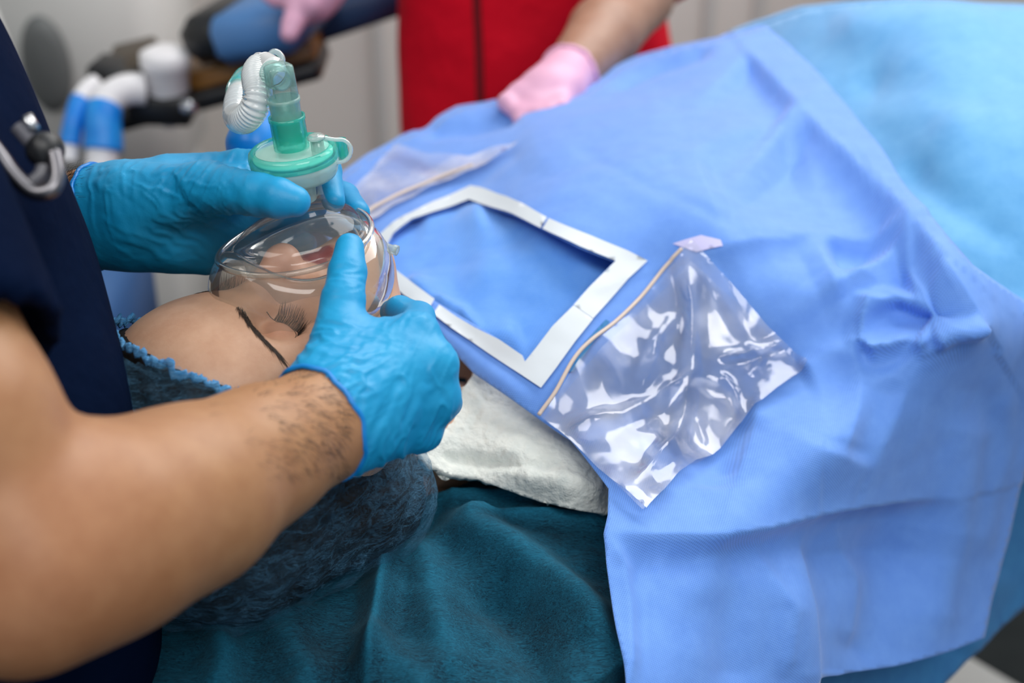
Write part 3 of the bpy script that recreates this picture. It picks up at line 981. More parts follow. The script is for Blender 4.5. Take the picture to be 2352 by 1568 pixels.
# ---- second drape seen through the window
def under_depth(q):
    return f_main(q) + 0.016 + 0.016 * np.clip((np.asarray(q)[:, 0] - 880) / 500, 0, 1)
UND = Surf(under_depth, [('gauss', [(1080, 440), (1120, 560), (1110, 700), (1180, 830)], 50, 0.006), ('gauss', [(930, 640), (1020, 720), (1100, 780)], 30, 0.010), ('tent', [(1000, 700), (1060, 720), (1110, 780)], 24, 0.006),
                         ('gauss', [(1080, 790), (1150, 790), (1200, 770)], 40, 0.008), ('gauss', [(960, 500), (1050, 520), (1130, 500)], 40, 0.006)], 0.003, 16, 6)
us = sheet('underdrape', UND, [(840, 590), (880, 520), (1080, 420), (1300, 500), (1450, 590), (1340, 720), (1220, 880), (1100, 800), (900, 660)], 10, MAT['drape_under'])
tag(us, 'blue cloth lying inside the white-taped window of the drape', 'cloth')

# ---- cyan sheet over the legs
C_CY = [Zc(u, v, z - 0.008) for u, v, z in ((1700, 60, 1.07), (1760, 52, 1.09), (1860, 25, 1.115), (2000, 8, 1.14), (2100, 4, 1.15), (2352, 14, 1.15), (2500, 20, 1.14), (1960, 252, 1.09), (2085, 425, 1.08), (2170, 520, 1.075), (2240, 604, 1.06), (2352, 690, 1.035), (2200, 250, 1.13), (2352, 300, 1.12), (2500, 300, 1.11), (2500, 720, 1.03), (2900, 40, 1.10), (2900, 700, 1.05), (1820, 300, 1.075), (2000, 560, 1.06))]
CY = Surf(tps(C_CY), [('gauss', [(1900, 60), (2100, 50), (2300, 60)], 40, 0.008), ('gauss', [(2060, 380), (2200, 480), (2340, 560)], 40, -0.005), ('gauss', [(1950, 200), (2100, 190), (2300, 220)], 50, -0.006)], 0.004, 9, 8)
cs = sheet('leg_sheet', CY, [(1690, 78), (1750, 52), (1800, 38), (1860, 22), (1960, 11), (2090, 4), (2200, 7), (2352, 13), (2560, 25), (2900, 60), (2900, 860), (2560, 800), (2330, 710), (2220, 640), (2060, 470), (1940, 300), (1840, 180)], 12, MAT['cyan'],
           skirt=([(1690, 78), (1750, 52), (1800, 38), (1860, 22), (1960, 11), (2090, 4), (2200, 7), (2352, 13), (2560, 25), (2900, 60)], [(-0.004, 0.03, -0.006), (-0.01, 0.07, -0.05), (-0.012, 0.09, -0.14), (-0.012, 0.1, -0.3)]))
tag(cs, 'lighter cyan sheet over the legs beyond the drape hem', 'sheet')

# ---- deep blue sheet hanging below the drape hem
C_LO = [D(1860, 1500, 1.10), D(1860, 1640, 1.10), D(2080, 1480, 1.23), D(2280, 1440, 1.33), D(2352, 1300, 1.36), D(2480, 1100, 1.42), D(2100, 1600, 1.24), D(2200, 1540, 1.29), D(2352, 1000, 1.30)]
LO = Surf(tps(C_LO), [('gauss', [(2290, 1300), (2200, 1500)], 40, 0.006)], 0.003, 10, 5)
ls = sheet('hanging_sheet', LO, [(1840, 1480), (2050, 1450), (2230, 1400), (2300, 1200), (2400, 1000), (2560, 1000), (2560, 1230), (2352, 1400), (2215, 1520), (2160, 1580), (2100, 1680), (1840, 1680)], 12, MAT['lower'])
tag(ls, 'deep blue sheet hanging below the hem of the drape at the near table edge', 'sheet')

# ---- white gauze pad tucked under the neck
C_GZ = [Zc(1090, 860, 1.005), Zc(1250, 965, 0.982), Zc(970, 1036, 0.99), Zc(1080, 1090, 0.970), Zc(1240, 1150, 0.955), Zc(1390, 1178, 0.950), Zc(1390, 1090, 0.968), Zc(1150, 1000, 0.985), Zc(1200, 1060, 0.985), Zc(1450, 1050, 0.96), Zc(1060, 950, 0.99), Zc(1300, 1120, 0.972)]
GZ = Surf(tps(C_GZ), [('gauss', [(1000, 1040), (1100, 1058), (1210, 1062), (1300, 1075)], 20, -0.007), ('gauss', [(1075, 890), (1040, 960), (1000, 1030)], 9, -0.0014), ('gauss', [(1120, 900), (1080, 980), (1050, 1020)], 7, -0.0012), ('gauss', [(1180, 1090), (1260, 1090), (1400, 1140)], 30, 0.006)], 0.0010, 200, 2)
gz = sheet('gauze_pad', GZ, [(1098, 842), (1250, 950), (1330, 1000), (1440, 1080), (1430, 1160), (1394, 1182), (1330, 1172), (1240, 1152), (1160, 1124), (1100, 1100), (1040, 1090), (985, 1072), (962, 1044), (985, 1012), (1020, 968), (1058, 902)], 6, MAT['gauze'], thick=0.006)
tag(gz, 'white quilted gauze pad tucked under the neck beside the drape edge', 'pad')

# ------------------------------------------------------------------ patient
def sx(p):
    q = p.copy()
    q[:, 0] = np.abs(q[:, 0])
    return q
def head_sdf(p0):
    p = sx(p0)
    d = ell(p, (0, -0.015, -0.095), (0.077, 0.096, 0.097))
    d = smin(d, ell(p, (0, -0.032, -0.05), (0.062, 0.055, 0.052)), 0.03)
    d = smin(d, ell(p, (0, 0.052, -0.058), (0.056, 0.066, 0.052)), 0.03)
    d = smin(d, rc(p, (0, 0.104, -0.022), (0.050, 0.075, -0.085), 0.019, 0.017), 0.03)
    d = smin(d, ball(p, (0.043, 0.036, -0.037), 0.023), 0.025)
    d = smin(d, rc(p, (0.010, -0.002, -0.011), (0.052, 0.003, -0.031), 0.0115, 0.010), 0.014)
    d = smax(d, -ball(p, (0.029, 0.0165, -0.008), 0.0125), 0.018)
    d = smin(d, ell(p, (0.031, 0.0150, -0.0245), (0.0165, 0.0118, 0.0136)), 0.004)
    d = smin(d, rc(p, (0, 0.006, -0.011), (0, 0.043, 0.011), 0.0075, 0.0105), 0.012)
    d = smin(d, ball(p, (0, 0.047, 0.0125), 0.0112), 0.006)
    d = smin(d, ball(p, (0.0125, 0.051, 0.0005), 0.0088), 0.007)
    d = smax(d, -ell(p, (0.006, 0.058, 0.001), (0.0042, 0.006, 0.0042)), 0.003)
    d = smin(d, ell(p, (0, 0.072, -0.018), (0.030, 0.024, 0.021)), 0.016)
    d = smin(d, rc(p, (0, 0.0685, 0.000), (0.021, 0.0735, -0.009), 0.0068, 0.0035), 0.004)
    d = smin(d, rc(p, (0, 0.0795, -0.002), (0.019, 0.0745, -0.010), 0.0074, 0.0035), 0.004)
    d = smin(d, ball(p, (0, 0.104, -0.013), 0.0195), 0.02)
    d = smin(d, ell(p, (0.078, 0.030, -0.100), (0.009, 0.030, 0.020)), 0.006)
    d = smin(d, rc(p, (0, 0.050, -0.135), (0, 0.160, -0.195), 0.052, 0.046), 0.028)
    d = smin(d, ell(p, (0, 0.29, -0.235), (0.17, 0.11, 0.045)), 0.05)
    return d
HV, HF = sdf_mesh(head_sdf, (-0.19, -0.13, -0.29), (0.19, 0.33, 0.035), 0.0021, 2, mirror=True)
pt = thing('person', tuple(H((0, 0.0, -0.2))), 'patient lying face up with closed eyes, brown skin, face under the clear mask', 'person')
me = new_mesh('body', H(HV), HF)
q = sx(HV)
tint = np.ones((len(HV), 3))
lips = np.clip(1.6 - np.minimum(rc(q, (0, 0.0690, 0.002), (0.021, 0.0735, -0.008), 0.0068, 0.003), rc(q, (0, 0.0795, 0), (0.019, 0.0745, -0.009), 0.0074, 0.003)) / 0.0016, 0, 1)
tint = tint * (1 - lips[:, None]) + lips[:, None] * A([0.42, 0.13, 0.16])
rosy = np.exp(-(np.linalg.norm(q - [0, 0.045, 0.012], axis=1) / 0.022) ** 2) + 0.6 * np.exp(-(np.linalg.norm(q - [0.042, 0.038, -0.02], axis=1) / 0.03) ** 2)
tint *= 1 - 0.16 * rosy[:, None] * A([0.1, 1, 0.8])
lid = np.exp(-(np.linalg.norm(q - [0.031, 0.018, -0.014], axis=1) / 0.013) ** 2)
tint *= 1 - 0.20 * lid[:, None] * A([0.5, 1, 0.9])
set_tint(me, tint)
put('body', me, MAT['skin'], pt)
HBV = BVHTree.FromPolygons([Vector(v) for v in HV.tolist()], HF.tolist())
def on_head(x, y, off=0.0):
    h = HBV.ray_cast(Vector((x, y, 0.08)), Vector((0, 0, -1)))
    if h[0] is None:
        h = HBV.find_nearest(Vector((x, y, -0.02)))
    return A(h[0]) + A(h[1]) * off
def strands(items, r, seg=3):
    """items: list of (root, tangent control, tip) in head frame"""
    parts = []
    for pts in items:
        n = len(pts)
        V, F = tube(A(pts), np.linspace(r, r * 0.25, n), seg, caps=False)
        parts.append((V, F))
    return join(parts)
for sgn in (1, -1):
    it = []
    for i in range(380):
        t = rng.uniform(0, 1)
        cx, cy = 0.0155 + 0.040 * t, 0.0005 - 0.0035 * math.sin(t * 2.6) + 0.001 * t ** 3
        wd = 0.0027 * (1 - 0.70 * t) * (0.6 + 0.4 * min(1, t * 6))
        x, y = cx + rng.normal(0, 0.0004), cy + rng.uniform(-wd, wd)
        L = rng.uniform(0.005, 0.0085)
        ang = -0.75 * (1 - t) ** 2 + 0.06 + rng.normal(0, 0.10)
        dx, dy = L * math.cos(ang), L * math.sin(ang)
        pts = [on_head(sgn * (x + dx * k), y + dy * k, o) for k, o in ((0, -0.0002), (0.4, 0.0005), (0.75, 0.0005), (1, 0.0003))]
        it.append(pts)
    V, F = strands(it, 0.00016)
    tag(obj('eyebrow', H(V), F, MAT['brow'], pt), kind='stuff')
    it = []
    for i in range(74):
        t = (i + rng.uniform(-0.3, 0.3)) / 73
        a = math.pi * (0.06 + 0.90 * t)
        x = 0.031 - 0.0162 * math.cos(a)
        y = 0.0172 + 0.0052 * math.sin(a)
        b = on_head(sgn * x, y, 0.0)
        L = rng.uniform(0.0085, 0.0128) * (0.75 + 0.4 * math.sin(a))
        fan = (x - 0.029) * 24 + rng.normal(0, 0.13)
        d1 = A([sgn * fan * 0.8, 0.80, 0.42])
        d2 = A([sgn * fan * 1.0, 0.55, 0.85])
        it.append([b - A([0, 0, 0.0006]), b + d1 * L * 0.5, b + d1 * L * 0.5 + d2 * L * 0.35, b + d1 * L * 0.5 + d2 * L * 0.62])
    V, F = strands(it, 0.00024)
    tag(obj('eyelashes', H(V), F, MAT['hair_fine'], pt), kind='stuff')
    cr = [on_head(sgn * (0.031 - 0.0165 * math.cos(a)), 0.0172 + 0.0052 * math.sin(a), 0.0) for a in np.linspace(0.28, math.pi - 0.02, 30)]
    obj('lash_line', H(A(cr)) * 1, [], None, pt) if False else obj('lash_line', *tube(H(A(cr)), 0.0003, 5), MAT['hair_fine'], pt)

# hair and bouffant cap (clothing of the patient)
PN = nrm([0, 0.74, 1.0])
P0 = A([0, -0.060, 0.000])
def cranium(p0):
    p = sx(p0)
    d = ell(p, (0, -0.015, -0.095), (0.077, 0.096, 0.097))
    return smin(d, ell(p, (0, -0.032, -0.05), (0.062, 0.055, 0.052)), 0.03)
def cap_raw(p, g=0.0):
    d = cranium(p) - 0.0065 - g
    d = smin(d, ell(p, (0.030, 0.038, -0.158), (0.068 + g, 0.056 + g, 0.048 + g)), 0.05)
    d = smin(d, ell(p, (0.02, -0.05, -0.13), (0.085 + g, 0.075 + g, 0.07 + g)), 0.04)
    return d
def cap_sdf(p):
    x, y, z = p[:, 0] * 60, p[:, 1] * 60, p[:, 2] * 60
    w = 0.0022 * np.sin(2.1 * x + 1.3 * y + 2 * np.sin(0.7 * z + 0.8 * x)) * np.sin(1.7 * z - 0.9 * y + 1.5 * np.sin(y)) + 0.0012 * np.sin(3.3 * y - 4.1 * z + 2 * np.sin(1.2 * x))
    d = cap_raw(p, 0.004) + w * np.clip((-((p - P0.astype(np.float32)) @ PN.astype(np.float32))) / 0.03, 0.15, 1)
    sl = ((p - P0.astype(np.float32)) @ PN.astype(np.float32))
    d = smax(d, sl, 0.006)
    d = smax(d, -0.196 - p[:, 2], 0.02)
    return d
def hair_sdf(p):
    d = cap_raw(p, -0.0025)
    sl = ((p - P0.astype(np.float32)) @ PN.astype(np.float32))
    return smax(smax(d, sl + 0.004, 0.006), -0.190 - p[:, 2], 0.02)
V, F = sdf_mesh(hair_sdf, (-0.13, -0.16, -0.22), (0.13, 0.15, 0.0), 0.0035, 2)
V = V + vnormals(V, F) * (0.0015 * fbm(V * [1, 0.25, 1], 160, 2))[:, None]
obj('hair', H(V), F, MAT['hair'], pt)
V, F = sdf_mesh(cap_sdf, (-0.13, -0.16, -0.22), (0.13, 0.15, 0.0), 0.003, 1)
Fa = np.asarray(F)
slc = (V[Fa].mean(1) - P0) @ PN
Fa = Fa[slc < -0.0012]                      # open the cap towards the face
V = V + vnormals(V, F) * (0.0022 * np.abs(fbm(V, 70, 2, 3.0)))[:, None]
cp = obj('bouffant_cap', H(V), Fa, MAT['cap'], pt)
rg = ring_on_sdf(lambda p: cap_raw(p, 0.0035), P0 + A([0, 0.056, -0.74 * 0.056]) - PN * 0.0035, PN, 420, 0.16, 0.0)
ia = np.arange(420)
rg = rg + PN * (0.0012 * np.sin(ia * 0.31) + 0.0014 * np.sin(ia * 0.83 + 2 * np.sin(ia * 0.11)) + rng.normal(0, 0.0006, 420))[:, None]
V, F = tube(rg, 0.0016 + 0.0009 * np.abs(np.sin(ia * 0.37)) + rng.uniform(0, 0.0006, 420), 8, closed=True, flat=0.6)
V = V + (0.0022 * fbm(V, 260, 3))[:, None] * PN
obj('elastic_hem', H(V), F, MAT['cap_band'], cp)
# ------------------------------------------------------------------ oxygen mask
ORG = A([0, 0.0575, 0.0])
def oval(n, wx, ly, z, k=1.0):
    th = np.arange(n) * 2 * math.pi / n
    s, c = np.sin(th), np.cos(th)
    return np.stack([wx * c * (1 + 0.10 * s), ly * s, np.zeros(n)], 1) * k + ORG + [0, 0, z], th
mk = thing('oxygen_mask', tuple(H(ORG)), 'clear anaesthesia face mask with inflatable cushion pressed over nose and mouth', 'mask')
NS = 72
cu, th = oval(NS, 0.041, 0.051, 0.0)
# saddle: cushion follows the face, lower over the cheeks, higher over the nose bridge
cu[:, 2] = -0.006 - 0.010 * np.abs(np.cos(th)) ** 1.5 + 0.010 * np.clip(-np.sin(th), 0, 1) ** 3 + 0.006
V, F = tube(cu - [0, 0, 0.002], 0.0128, 24, closed=True, flat=1.85, up=(0, 0, 1))
obj('cushion', H(V), F, MAT['cushion'], mk)
rim, _ = oval(NS, 0.0435, 0.0535, 0.0)
rim[:, 2] = cu[:, 2] * 0.25 + 0.0225
prof = [(1.00, -0.0015), (1.015, 0.0005), (1.00, 0.0022), (0.92, 0.0024), (0.87, 0.0035), (0.85, 0.006), (0.825, 0.0095), (0.77, 0.0135), (0.67, 0.0175), (0.54, 0.0215), (0.42, 0.0255), (0.335, 0.030), (0.285, 0.035), (0.262, 0.041), (0.258, 0.052), (0.258, 0.064)]
NK = A([0.002, 0.0715, 0.0])
rows = []
for i, (k, z) in enumerate(prof):
    t = min(1, max(0, (1 - k) / 0.72))
    c = ORG * (1 - t) + NK * t
    row = (rim - ORG) * k
    circ = np.stack([np.cos(th), np.sin(th), 0 * th], 1) * 0.0440 * k
    row[:, :2] = row[:, :2] * (1 - t ** 1.5) + circ[:, :2] * t ** 1.5
    row = row + c
    row[:, 2] = rim[:, 2] * (1 - t) + 0.011 * t + z
    rows.append(row)
V = np.concatenate(rows)
F = [[i * NS + j, i * NS + (j + 1) % NS, (i + 1) * NS + (j + 1) % NS, (i + 1) * NS + j] for i in range(len(rows) - 1) for j in range(NS)]
obj('dome', H(V), F, MAT['mask'], mk)
V, F = tube(rim + [0, 0, 0.0005], 0.0021, 8, closed=True)
obj('rim_bead', H(V), F, MAT['cushion'], mk)
vp = P(866, 560, 0.968)
vd = nrm(P(905, 573, 0.965) - vp)
obj('inflation_valve', *lathe([(0.0, 0), (0.004, 0.0), (0.004, 0.004), (0.0028, 0.006), (0.0028, 0.011), (0.0036, 0.0125), (0.0036, 0.0155), (0.0022, 0.0155), (0.0022, 0.012)], vp, vd, 16), MAT['frost'], mk)
obj('valve_collar', *lathe([(0.0046, -0.0015), (0.0050, 0.0), (0.0046, 0.0022)], vp, vd, 16), MAT['red_pl'], mk)

# ------------------------------------------------------------------ filter, elbow and breathing hose
FA_ = nrm([-0.088, 0.02, 1.0])
FO = P(680, 394, 0.934)
fl = thing('breathing_filter', tuple(FO), 'round green and clear breathing filter on top of the mask, with a capped side port', 'filter')
obj('filter_lower', *lathe([(0.0105, -0.020), (0.0112, -0.006), (0.0115, -0.003), (0.026, -0.0035), (0.0275, -0.001), (0.0288, 0.004), (0.0288, 0.0095), (0.0275, 0.0100)], FO, FA_, 64), MAT['mint'], fl)
obj('filter_upper', *lathe([(0.0292, 0.008), (0.0294, 0.0125), (0.0288, 0.0155), (0.0268, 0.0172), (0.0245, 0.0168), (0.0240, 0.0158)], FO, FA_, 64), MAT['green'], fl)
obj('filter_plate', *lathe([(0.0240, 0.0158), (0.0228, 0.0152), (0.0113, 0.0172)], FO, FA_, 64), MAT['pale_green'], fl)
obj('filter_paper', *lathe([(0.0, 0.0125), (0.0262, 0.0125), (0.0262, 0.0105), (0.0, 0.0105)], FO, FA_, 48), M('filter_paper', (0.78, 0.95, 0.90), 0.9), fl)
obj('green_socket', *lathe([(0.0116, 0.0160), (0.0114, 0.0354), (0.0119, 0.0359), (0.0119, 0.0385), (0.0107, 0.0385), (0.0103, 0.0354), (0.0098, 0.0165)], FO, FA_, 48), MAT['green'], fl)
obj('socket_sleeve', *lathe([(0.0098, 0.0213), (0.0100, 0.0477), (0.0106, 0.0482), (0.0106, 0.0508), (0.0094, 0.0508), (0.0090, 0.0284), (0.0088, 0.0213)], FO, FA_, 48), MAT['pale_green'], fl)
el = thing('elbow_connector', tuple(FO + FA_ * 0.050), 'clear squared elbow connector standing on the filter', 'connector')
obj('elbow_body', *lathe([(0.0080, 0.0425), (0.0082, 0.0513), (0.0088, 0.0530), (0.0083, 0.0706), (0.0079, 0.0719), (0.0060, 0.0730), (0.0, 0.0735)], FO, FA_, 48, RGT * 0.8 + A([0, 0.6, 0]), sq=0.8), MAT['smoke'], el)
obj('elbow_rib', *tube(np.stack([FO + FA_ * t - RGT * 0.0035 - A([0, 0.0088, 0]) for t in np.linspace(0.053, 0.0715, 6)]), 0.0007, 6), MAT['smoke'], el)
EP = FO + FA_ * 0.0628
ed = nrm(P(606, 152, 0.945) - EP)
obj('side_port', *lathe([(0.0066, -0.004), (0.0068, 0.008), (0.0085, 0.009), (0.0088, 0.021), (0.0080, 0.021), (0.0060, 0.009), (0.0056, -0.004)], EP, ed, 32), MAT['pale_green'], el)
hs = thing('breathing_hose', tuple(P(560, 250, 0.94)), 'white corrugated breathing hose curving down from the elbow connector', 'hose')
path = spline([P(628, 163, 0.935), P(603, 152, 0.945), P(588, 172, 0.935), P(592, 212, 0.922), P(584, 248, 0.922), P(562, 274, 0.935), P(545, 268, 0.965), P(546, 236, 0.99), P(556, 208, 1.01)], 420)
sarc = np.concatenate([[0], np.cumsum(np.linalg.norm(np.diff(path, axis=0), axis=1))])
rad = 0.0092 + 0.00048 * np.sin(sarc / 0.0024 * 2 * math.pi)
rad[sarc < 0.012] = 0.0094
rad[sarc > sarc[-1] - 0.014] = 0.0098
obj('corrugated_tube', *tube(path, rad, 24), MAT['hose'], hs)
gp = P(556, 208, 1.01)
gd = nrm(P(590, 160, 1.06) - gp)
obj('green_coupling', *lathe([(0.0105, -0.006), (0.0112, 0.0), (0.0115, 0.024), (0.0095, 0.026), (0.0095, 0.05)], gp, gd, 32), MAT['green'], hs)
obj('ring_pull', *tube(spline([P(618, 128, 0.99), P(628, 119, 0.99), P(640, 122, 0.99), P(648, 134, 0.99), P(646, 146, 0.99)], 20), 0.0022, 8), MAT['frost'], hs)
# capped sampling port
pc = FO + FA_ * 0.0165 + (P(742, 345, 0.92) - P(677, 345, 0.92)) * 0.98 - A([0, 0.006, 0])
obj('sampling_port', *lathe([(0.0045, -0.002), (0.0042, 0.009), (0.0034, 0.009), (0.0030, -0.002)], pc, FA_, 24), MAT['pale_green'], fl)
obj('port_cap', *lathe([(0.0, 0.0112), (0.0050, 0.0112), (0.0060, 0.0102), (0.0060, 0.0090), (0.0032, 0.0088), (0.0028, 0.004)], pc, FA_, 24), MAT['frost'], fl)
pb = P(784, 330, 0.945)
obj('green_nozzle', *lathe([(0.0040, -0.010), (0.0036, 0.002), (0.0036, 0.0035), (0.0026, 0.0035), (0.0024, -0.010)], pb, FA_, 20), MAT['green'], fl)
tt = spline([pc + FA_ * 0.0105, P(765, 320, 0.918), P(790, 322, 0.920), P(805, 337, 0.922), P(803, 358, 0.924), P(788, 371, 0.926), P(766, 374, 0.927), P(750, 380, 0.928)], 50)
obj('cap_tether', *tube(tt, 0.0017, 8, flat=0.8), MAT['frost'], fl)
# blue bag seen behind the hose
def bag_sdf(p):
    d = rc(p, P(590, 270, 1.06), P(580, 330, 1.06), 0.011, 0.016)
    return smin(d, rc(p, P(580, 330, 1.06), P(585, 420, 1.07), 0.014, 0.012), 0.02)
V, F = sdf_mesh(bag_sdf, P(560, 420, 1.06) - 0.04, P(600, 250, 1.06) + 0.04, 0.0025, 1)
bg = obj('breathing_bag', V, F, M('blue_bag', (0.0, 0.25, 0.75), 0.4))
tag(bg, 'bright blue breathing bag hanging behind the corrugated hose', 'bag')

# ------------------------------------------------------------------ doctor: body, scrubs, gloves
def mm(r):
    return r / 1000.0
dc = thing('person', tuple(A([*P(-300, 1000, 0.95)[:2], 0])), 'doctor in navy scrubs leaning in from the side, holding the mask with both gloved hands', 'person')
SHR, ELR = P(-420, 380, 0.70), P(55, 1300, 0.668)
WRR = P(742, 972, 0.832)
ARM_R = [(P(-120, 980, 0.66), ELR, 0.050, 0.047), (ELR, P(240, 1215, 0.700), 0.047, 0.0495), (P(240, 1215, 0.700), P(430, 1140, 0.744), 0.0495, 0.0445), (P(430, 1140, 0.744), P(600, 1045, 0.79), 0.0445, 0.035), (P(600, 1045, 0.79), WRR, 0.035, 0.0295), (WRR, P(800, 940, 0.848), 0.0295, 0.028)]
SHL, ELL = P(-330, 140, 1.10), P(-120, 560, 1.10)
WRL = P(196, 494, 0.990)
TOP, MID, LOW, PEL = P(-750, -40, 0.86), P(-495, 420, 0.88), P(-283, 900, 0.89), P(-168, 1500, 0.90)
def torso_sdf(p, g=0.0):
    Mx = AX
    d = ell(p, (TOP + MID) / 2, (0.12 + g, 0.20 + g, 0.24 + g), Mx)
    d = smin(d, ell(p, (MID + LOW) / 2, (0.125 + g, 0.175 + g, 0.24 + g), Mx), 0.08)
    d = smin(d, ell(p, (LOW + PEL) / 2, (0.128 + g, 0.175 + g, 0.24 + g), Mx), 0.08)
    d = smin(d, ell(p, PEL - A([0, 0, 0.22]), (0.12 + g, 0.17 + g, 0.26 + g), Mx), 0.08)
    return d
HD = TOP + A([0.16, 0.10, 0.33])
def doc_sdf(p):
    d = torso_sdf(p)
    d = smin(d, rc(p, SHR, P(-120, 980, 0.66), 0.060, 0.050), 0.03)
    da = rc(p, *ARM_R[0])
    for s in ARM_R[1:]:
        da = smin(da, rc(p, *s), 0.022)
    d = smin(d, da, 0.012)
    d = smin(d, smin(rc(p, SHL, ELL, 0.055, 0.042), rc(p, ELL, WRL, 0.042, 0.030), 0.02), 0.02)
    d = smin(d, rc(p, WRL, P(300, 490, 0.98), 0.030, 0.028), 0.01)
    d = smin(d, rc(p, TOP + A([0.03, 0.02, 0.18]), HD, 0.058, 0.055), 0.05)
    d = smin(d, ell(p, HD + A([0.02, 0.02, 0.10]), (0.098, 0.078, 0.125), AX), 0.03)
    return d
pts = np.array([s[0] for s in ARM_R] + [WRR, P(800, 940, 0.848), SHR, SHL, ELL, WRL, TOP, PEL, HD])
V, F = sdf_mesh(doc_sdf, pts.min(0) - [0.16, 0.16, 0.10], pts.max(0) + [0.14, 0.12, 0.25], 0.0052, 2)
me = new_mesh('body', V, F)
t = np.ones((len(V), 3))
red = np.exp(-(np.linalg.norm(V - ELR, axis=1) / 0.06) ** 2)
t *= 1 - 0.25 * red[:, None] * A([0.2, 1, 0.9])
set_tint(me, t)
put('body', me, MAT['skin_doc'], dc)
SLE = P(-30, 860, 0.665)
SLD = nrm(P(-120, 980, 0.66) - SHR)
def scrub_sdf(p):
    d = torso_sdf(p, 0.010)
    w = 0.004 * np.sin(p[:, 2] * 38 + 2 * np.sin(p[:, 0] * 14)) * np.sin(p[:, 1] * 22 + p[:, 0] * 30)
    slv = smax(rc(p, SHR, P(-120, 980, 0.66), 0.082, 0.068), ((p - (P(-130, 850, 0.665)).astype(np.float32)) @ SLD.astype(np.float32)), 0.008)
    slv = smax(slv, -smax(rc(p, SHR, P(-120, 980, 0.66), 0.066, 0.058), -((p - (P(-170, 760, 0.665)).astype(np.float32)) @ SLD.astype(np.float32)), 0.005), 0.004)
    d = smin(d + w, slv, 0.025)
    sl2 = smax(rc(p, SHL, ELL, 0.075, 0.066), ((p - ((SHL + ELL * 2) / 3).astype(np.float32)) @ nrm(ELL - SHL).astype(np.float32)), 0.008)
    d = smin(d, sl2, 0.03)
    return smax(d, p[:, 2] - (TOP[2] + 0.20), 0.02)
V, F = sdf_mesh(scrub_sdf, np.min([TOP, PEL, SHR, SHL], 0) - [0.20, 0.22, 0.50], np.max([TOP, PEL, SHR, SHL, P(-30, 860, 0.665)], 0) + [0.20, 0.2, 0.2], 0.0075, 2)
obj('scrub_top', V, F, MAT['navy'], dc)

def glove(name, palm, fingers, wr, axis, cut, mat, lo, hi, h, parent, k=0.012, wrinkles=0.0, fk=0.006, bead=0.0016, folds=()):
    c0, ax = np.asarray(cut, np.float32), nrm(axis).astype(np.float32)
    def full(p):
        d = None
        for a, b, ra, rb in palm:
            e = rc(p, a, b, ra, rb)
            d = e if d is None else smin(d, e, k)
        for ch in fingers:
            f = None
            for a, b, ra, rb in ch:
                e = rc(p, a, b, ra, rb)
                f = e if f is None else smin(f, e, 0.003)
            d = smin(d, f, fk)
        return d
    def f(p):
        return smax(full(p), -((p - c0) @ ax), 0.0015)
    V, F = sdf_mesh(f, lo, hi, h, 2)
    N = vnormals(V, F)
    if wrinkles:
        s = (V - c0) @ ax
        w = fbm(V, 55, 2, 1.0)
        base = np.zeros(len(V))
        for (fc, fdir, fr, fw, am) in folds:
            fd = nrm(fdir)
            rr = np.linalg.norm(V - fc, axis=1)
            al = ((V - fc) @ fd)
            q = (V - fc) * (fw / 26.0) + al[:, None] * fd * (fw / 4.6 - fw / 26.0)
            nz = fbm(q + 0.35 * w[:, None], 1.0, 2, fw)
            base += am * 1.5 * np.exp(-(rr / fr) ** 2) * (0.35 - np.clip(np.abs(nz) * 2.6, 0, 1))
        V = V + N * (base + wrinkles * (0.5 - np.abs(fbm(V, 95, 2, 5.0))) * 0.6)[:, None]
    g = obj(name, V, F, mat, parent)
    rg = ring_on_sdf(full, c0.astype(float) + ax * 0.0012, ax, 64, 0.07, 0.0002)
    rg = rg + ax * (0.0012 * np.sin(np.arange(64) * 0.55) + 0.0008 * np.sin(np.arange(64) * 1.3))[:, None]
    obj('rolled_cuff', *tube(rg, bead, 8, closed=True), MAT['cuffblue'] if mat is MAT['glove'] else mat, g)
    return g

# right hand: back of the hand to the camera, thumb up on the mask, fingers hooked under the jaw
W = WRR
palm = [(P(700, 990, 0.823), P(790, 935, 0.840), 0.0325, 0.0315),
        (P(790, 935, 0.840), P(930, 850, 0.862), 0.0300, 0.022),
        (P(790, 900, 0.845), P(955, 770, 0.868), 0.026, 0.0150),
        (P(800, 930, 0.840), P(996, 840, 0.862), 0.026, 0.0145),
        (P(800, 970, 0.838), P(1005, 915, 0.866), 0.024, 0.0135),
        (P(810, 1000, 0.838), P(965, 985, 0.872), 0.022, 0.0140),
        (P(760, 890, 0.845), P(790, 770, 0.868), 0.026, 0.0165),
        (P(800, 800, 0.865), P(900, 775, 0.876), 0.016, 0.012)]
fing = [[(P(778, 790, 0.866), P(788, 690, 0.880), 0.0165, 0.0138), (P(788, 690, 0.880), P(798, 625, 0.894), 0.0132, 0.0120), (P(798, 625, 0.894), P(803, 568, 0.906), 0.0118, 0.0092)],
        [(P(955, 770, 0.868), P(962, 730, 0.905), 0.0130, 0.0105), (P(962, 730, 0.905), P(918, 712, 0.925), 0.0100, 0.0092), (P(918, 712, 0.925), P(900, 716, 0.935), 0.009, 0.008)],
        [(P(994, 838, 0.860), P(1008, 842, 0.905), 0.0142, 0.0110), (P(1004, 842, 0.905), P(950, 800, 0.94), 0.0105, 0.009)],
        [(P(1006, 914, 0.864), P(1024, 922, 0.905), 0.0136, 0.0105), (P(1020, 925, 0.905), P(960, 880, 0.94), 0.0100, 0.009)],
        [(P(965, 985, 0.872), P(970, 990, 0.905), 0.0120, 0.0095), (P(970, 990, 0.905), P(920, 950, 0.93), 0.0095, 0.008)]]
ax = nrm(P(800, 940, 0.848) - P(640, 1025, 0.80))
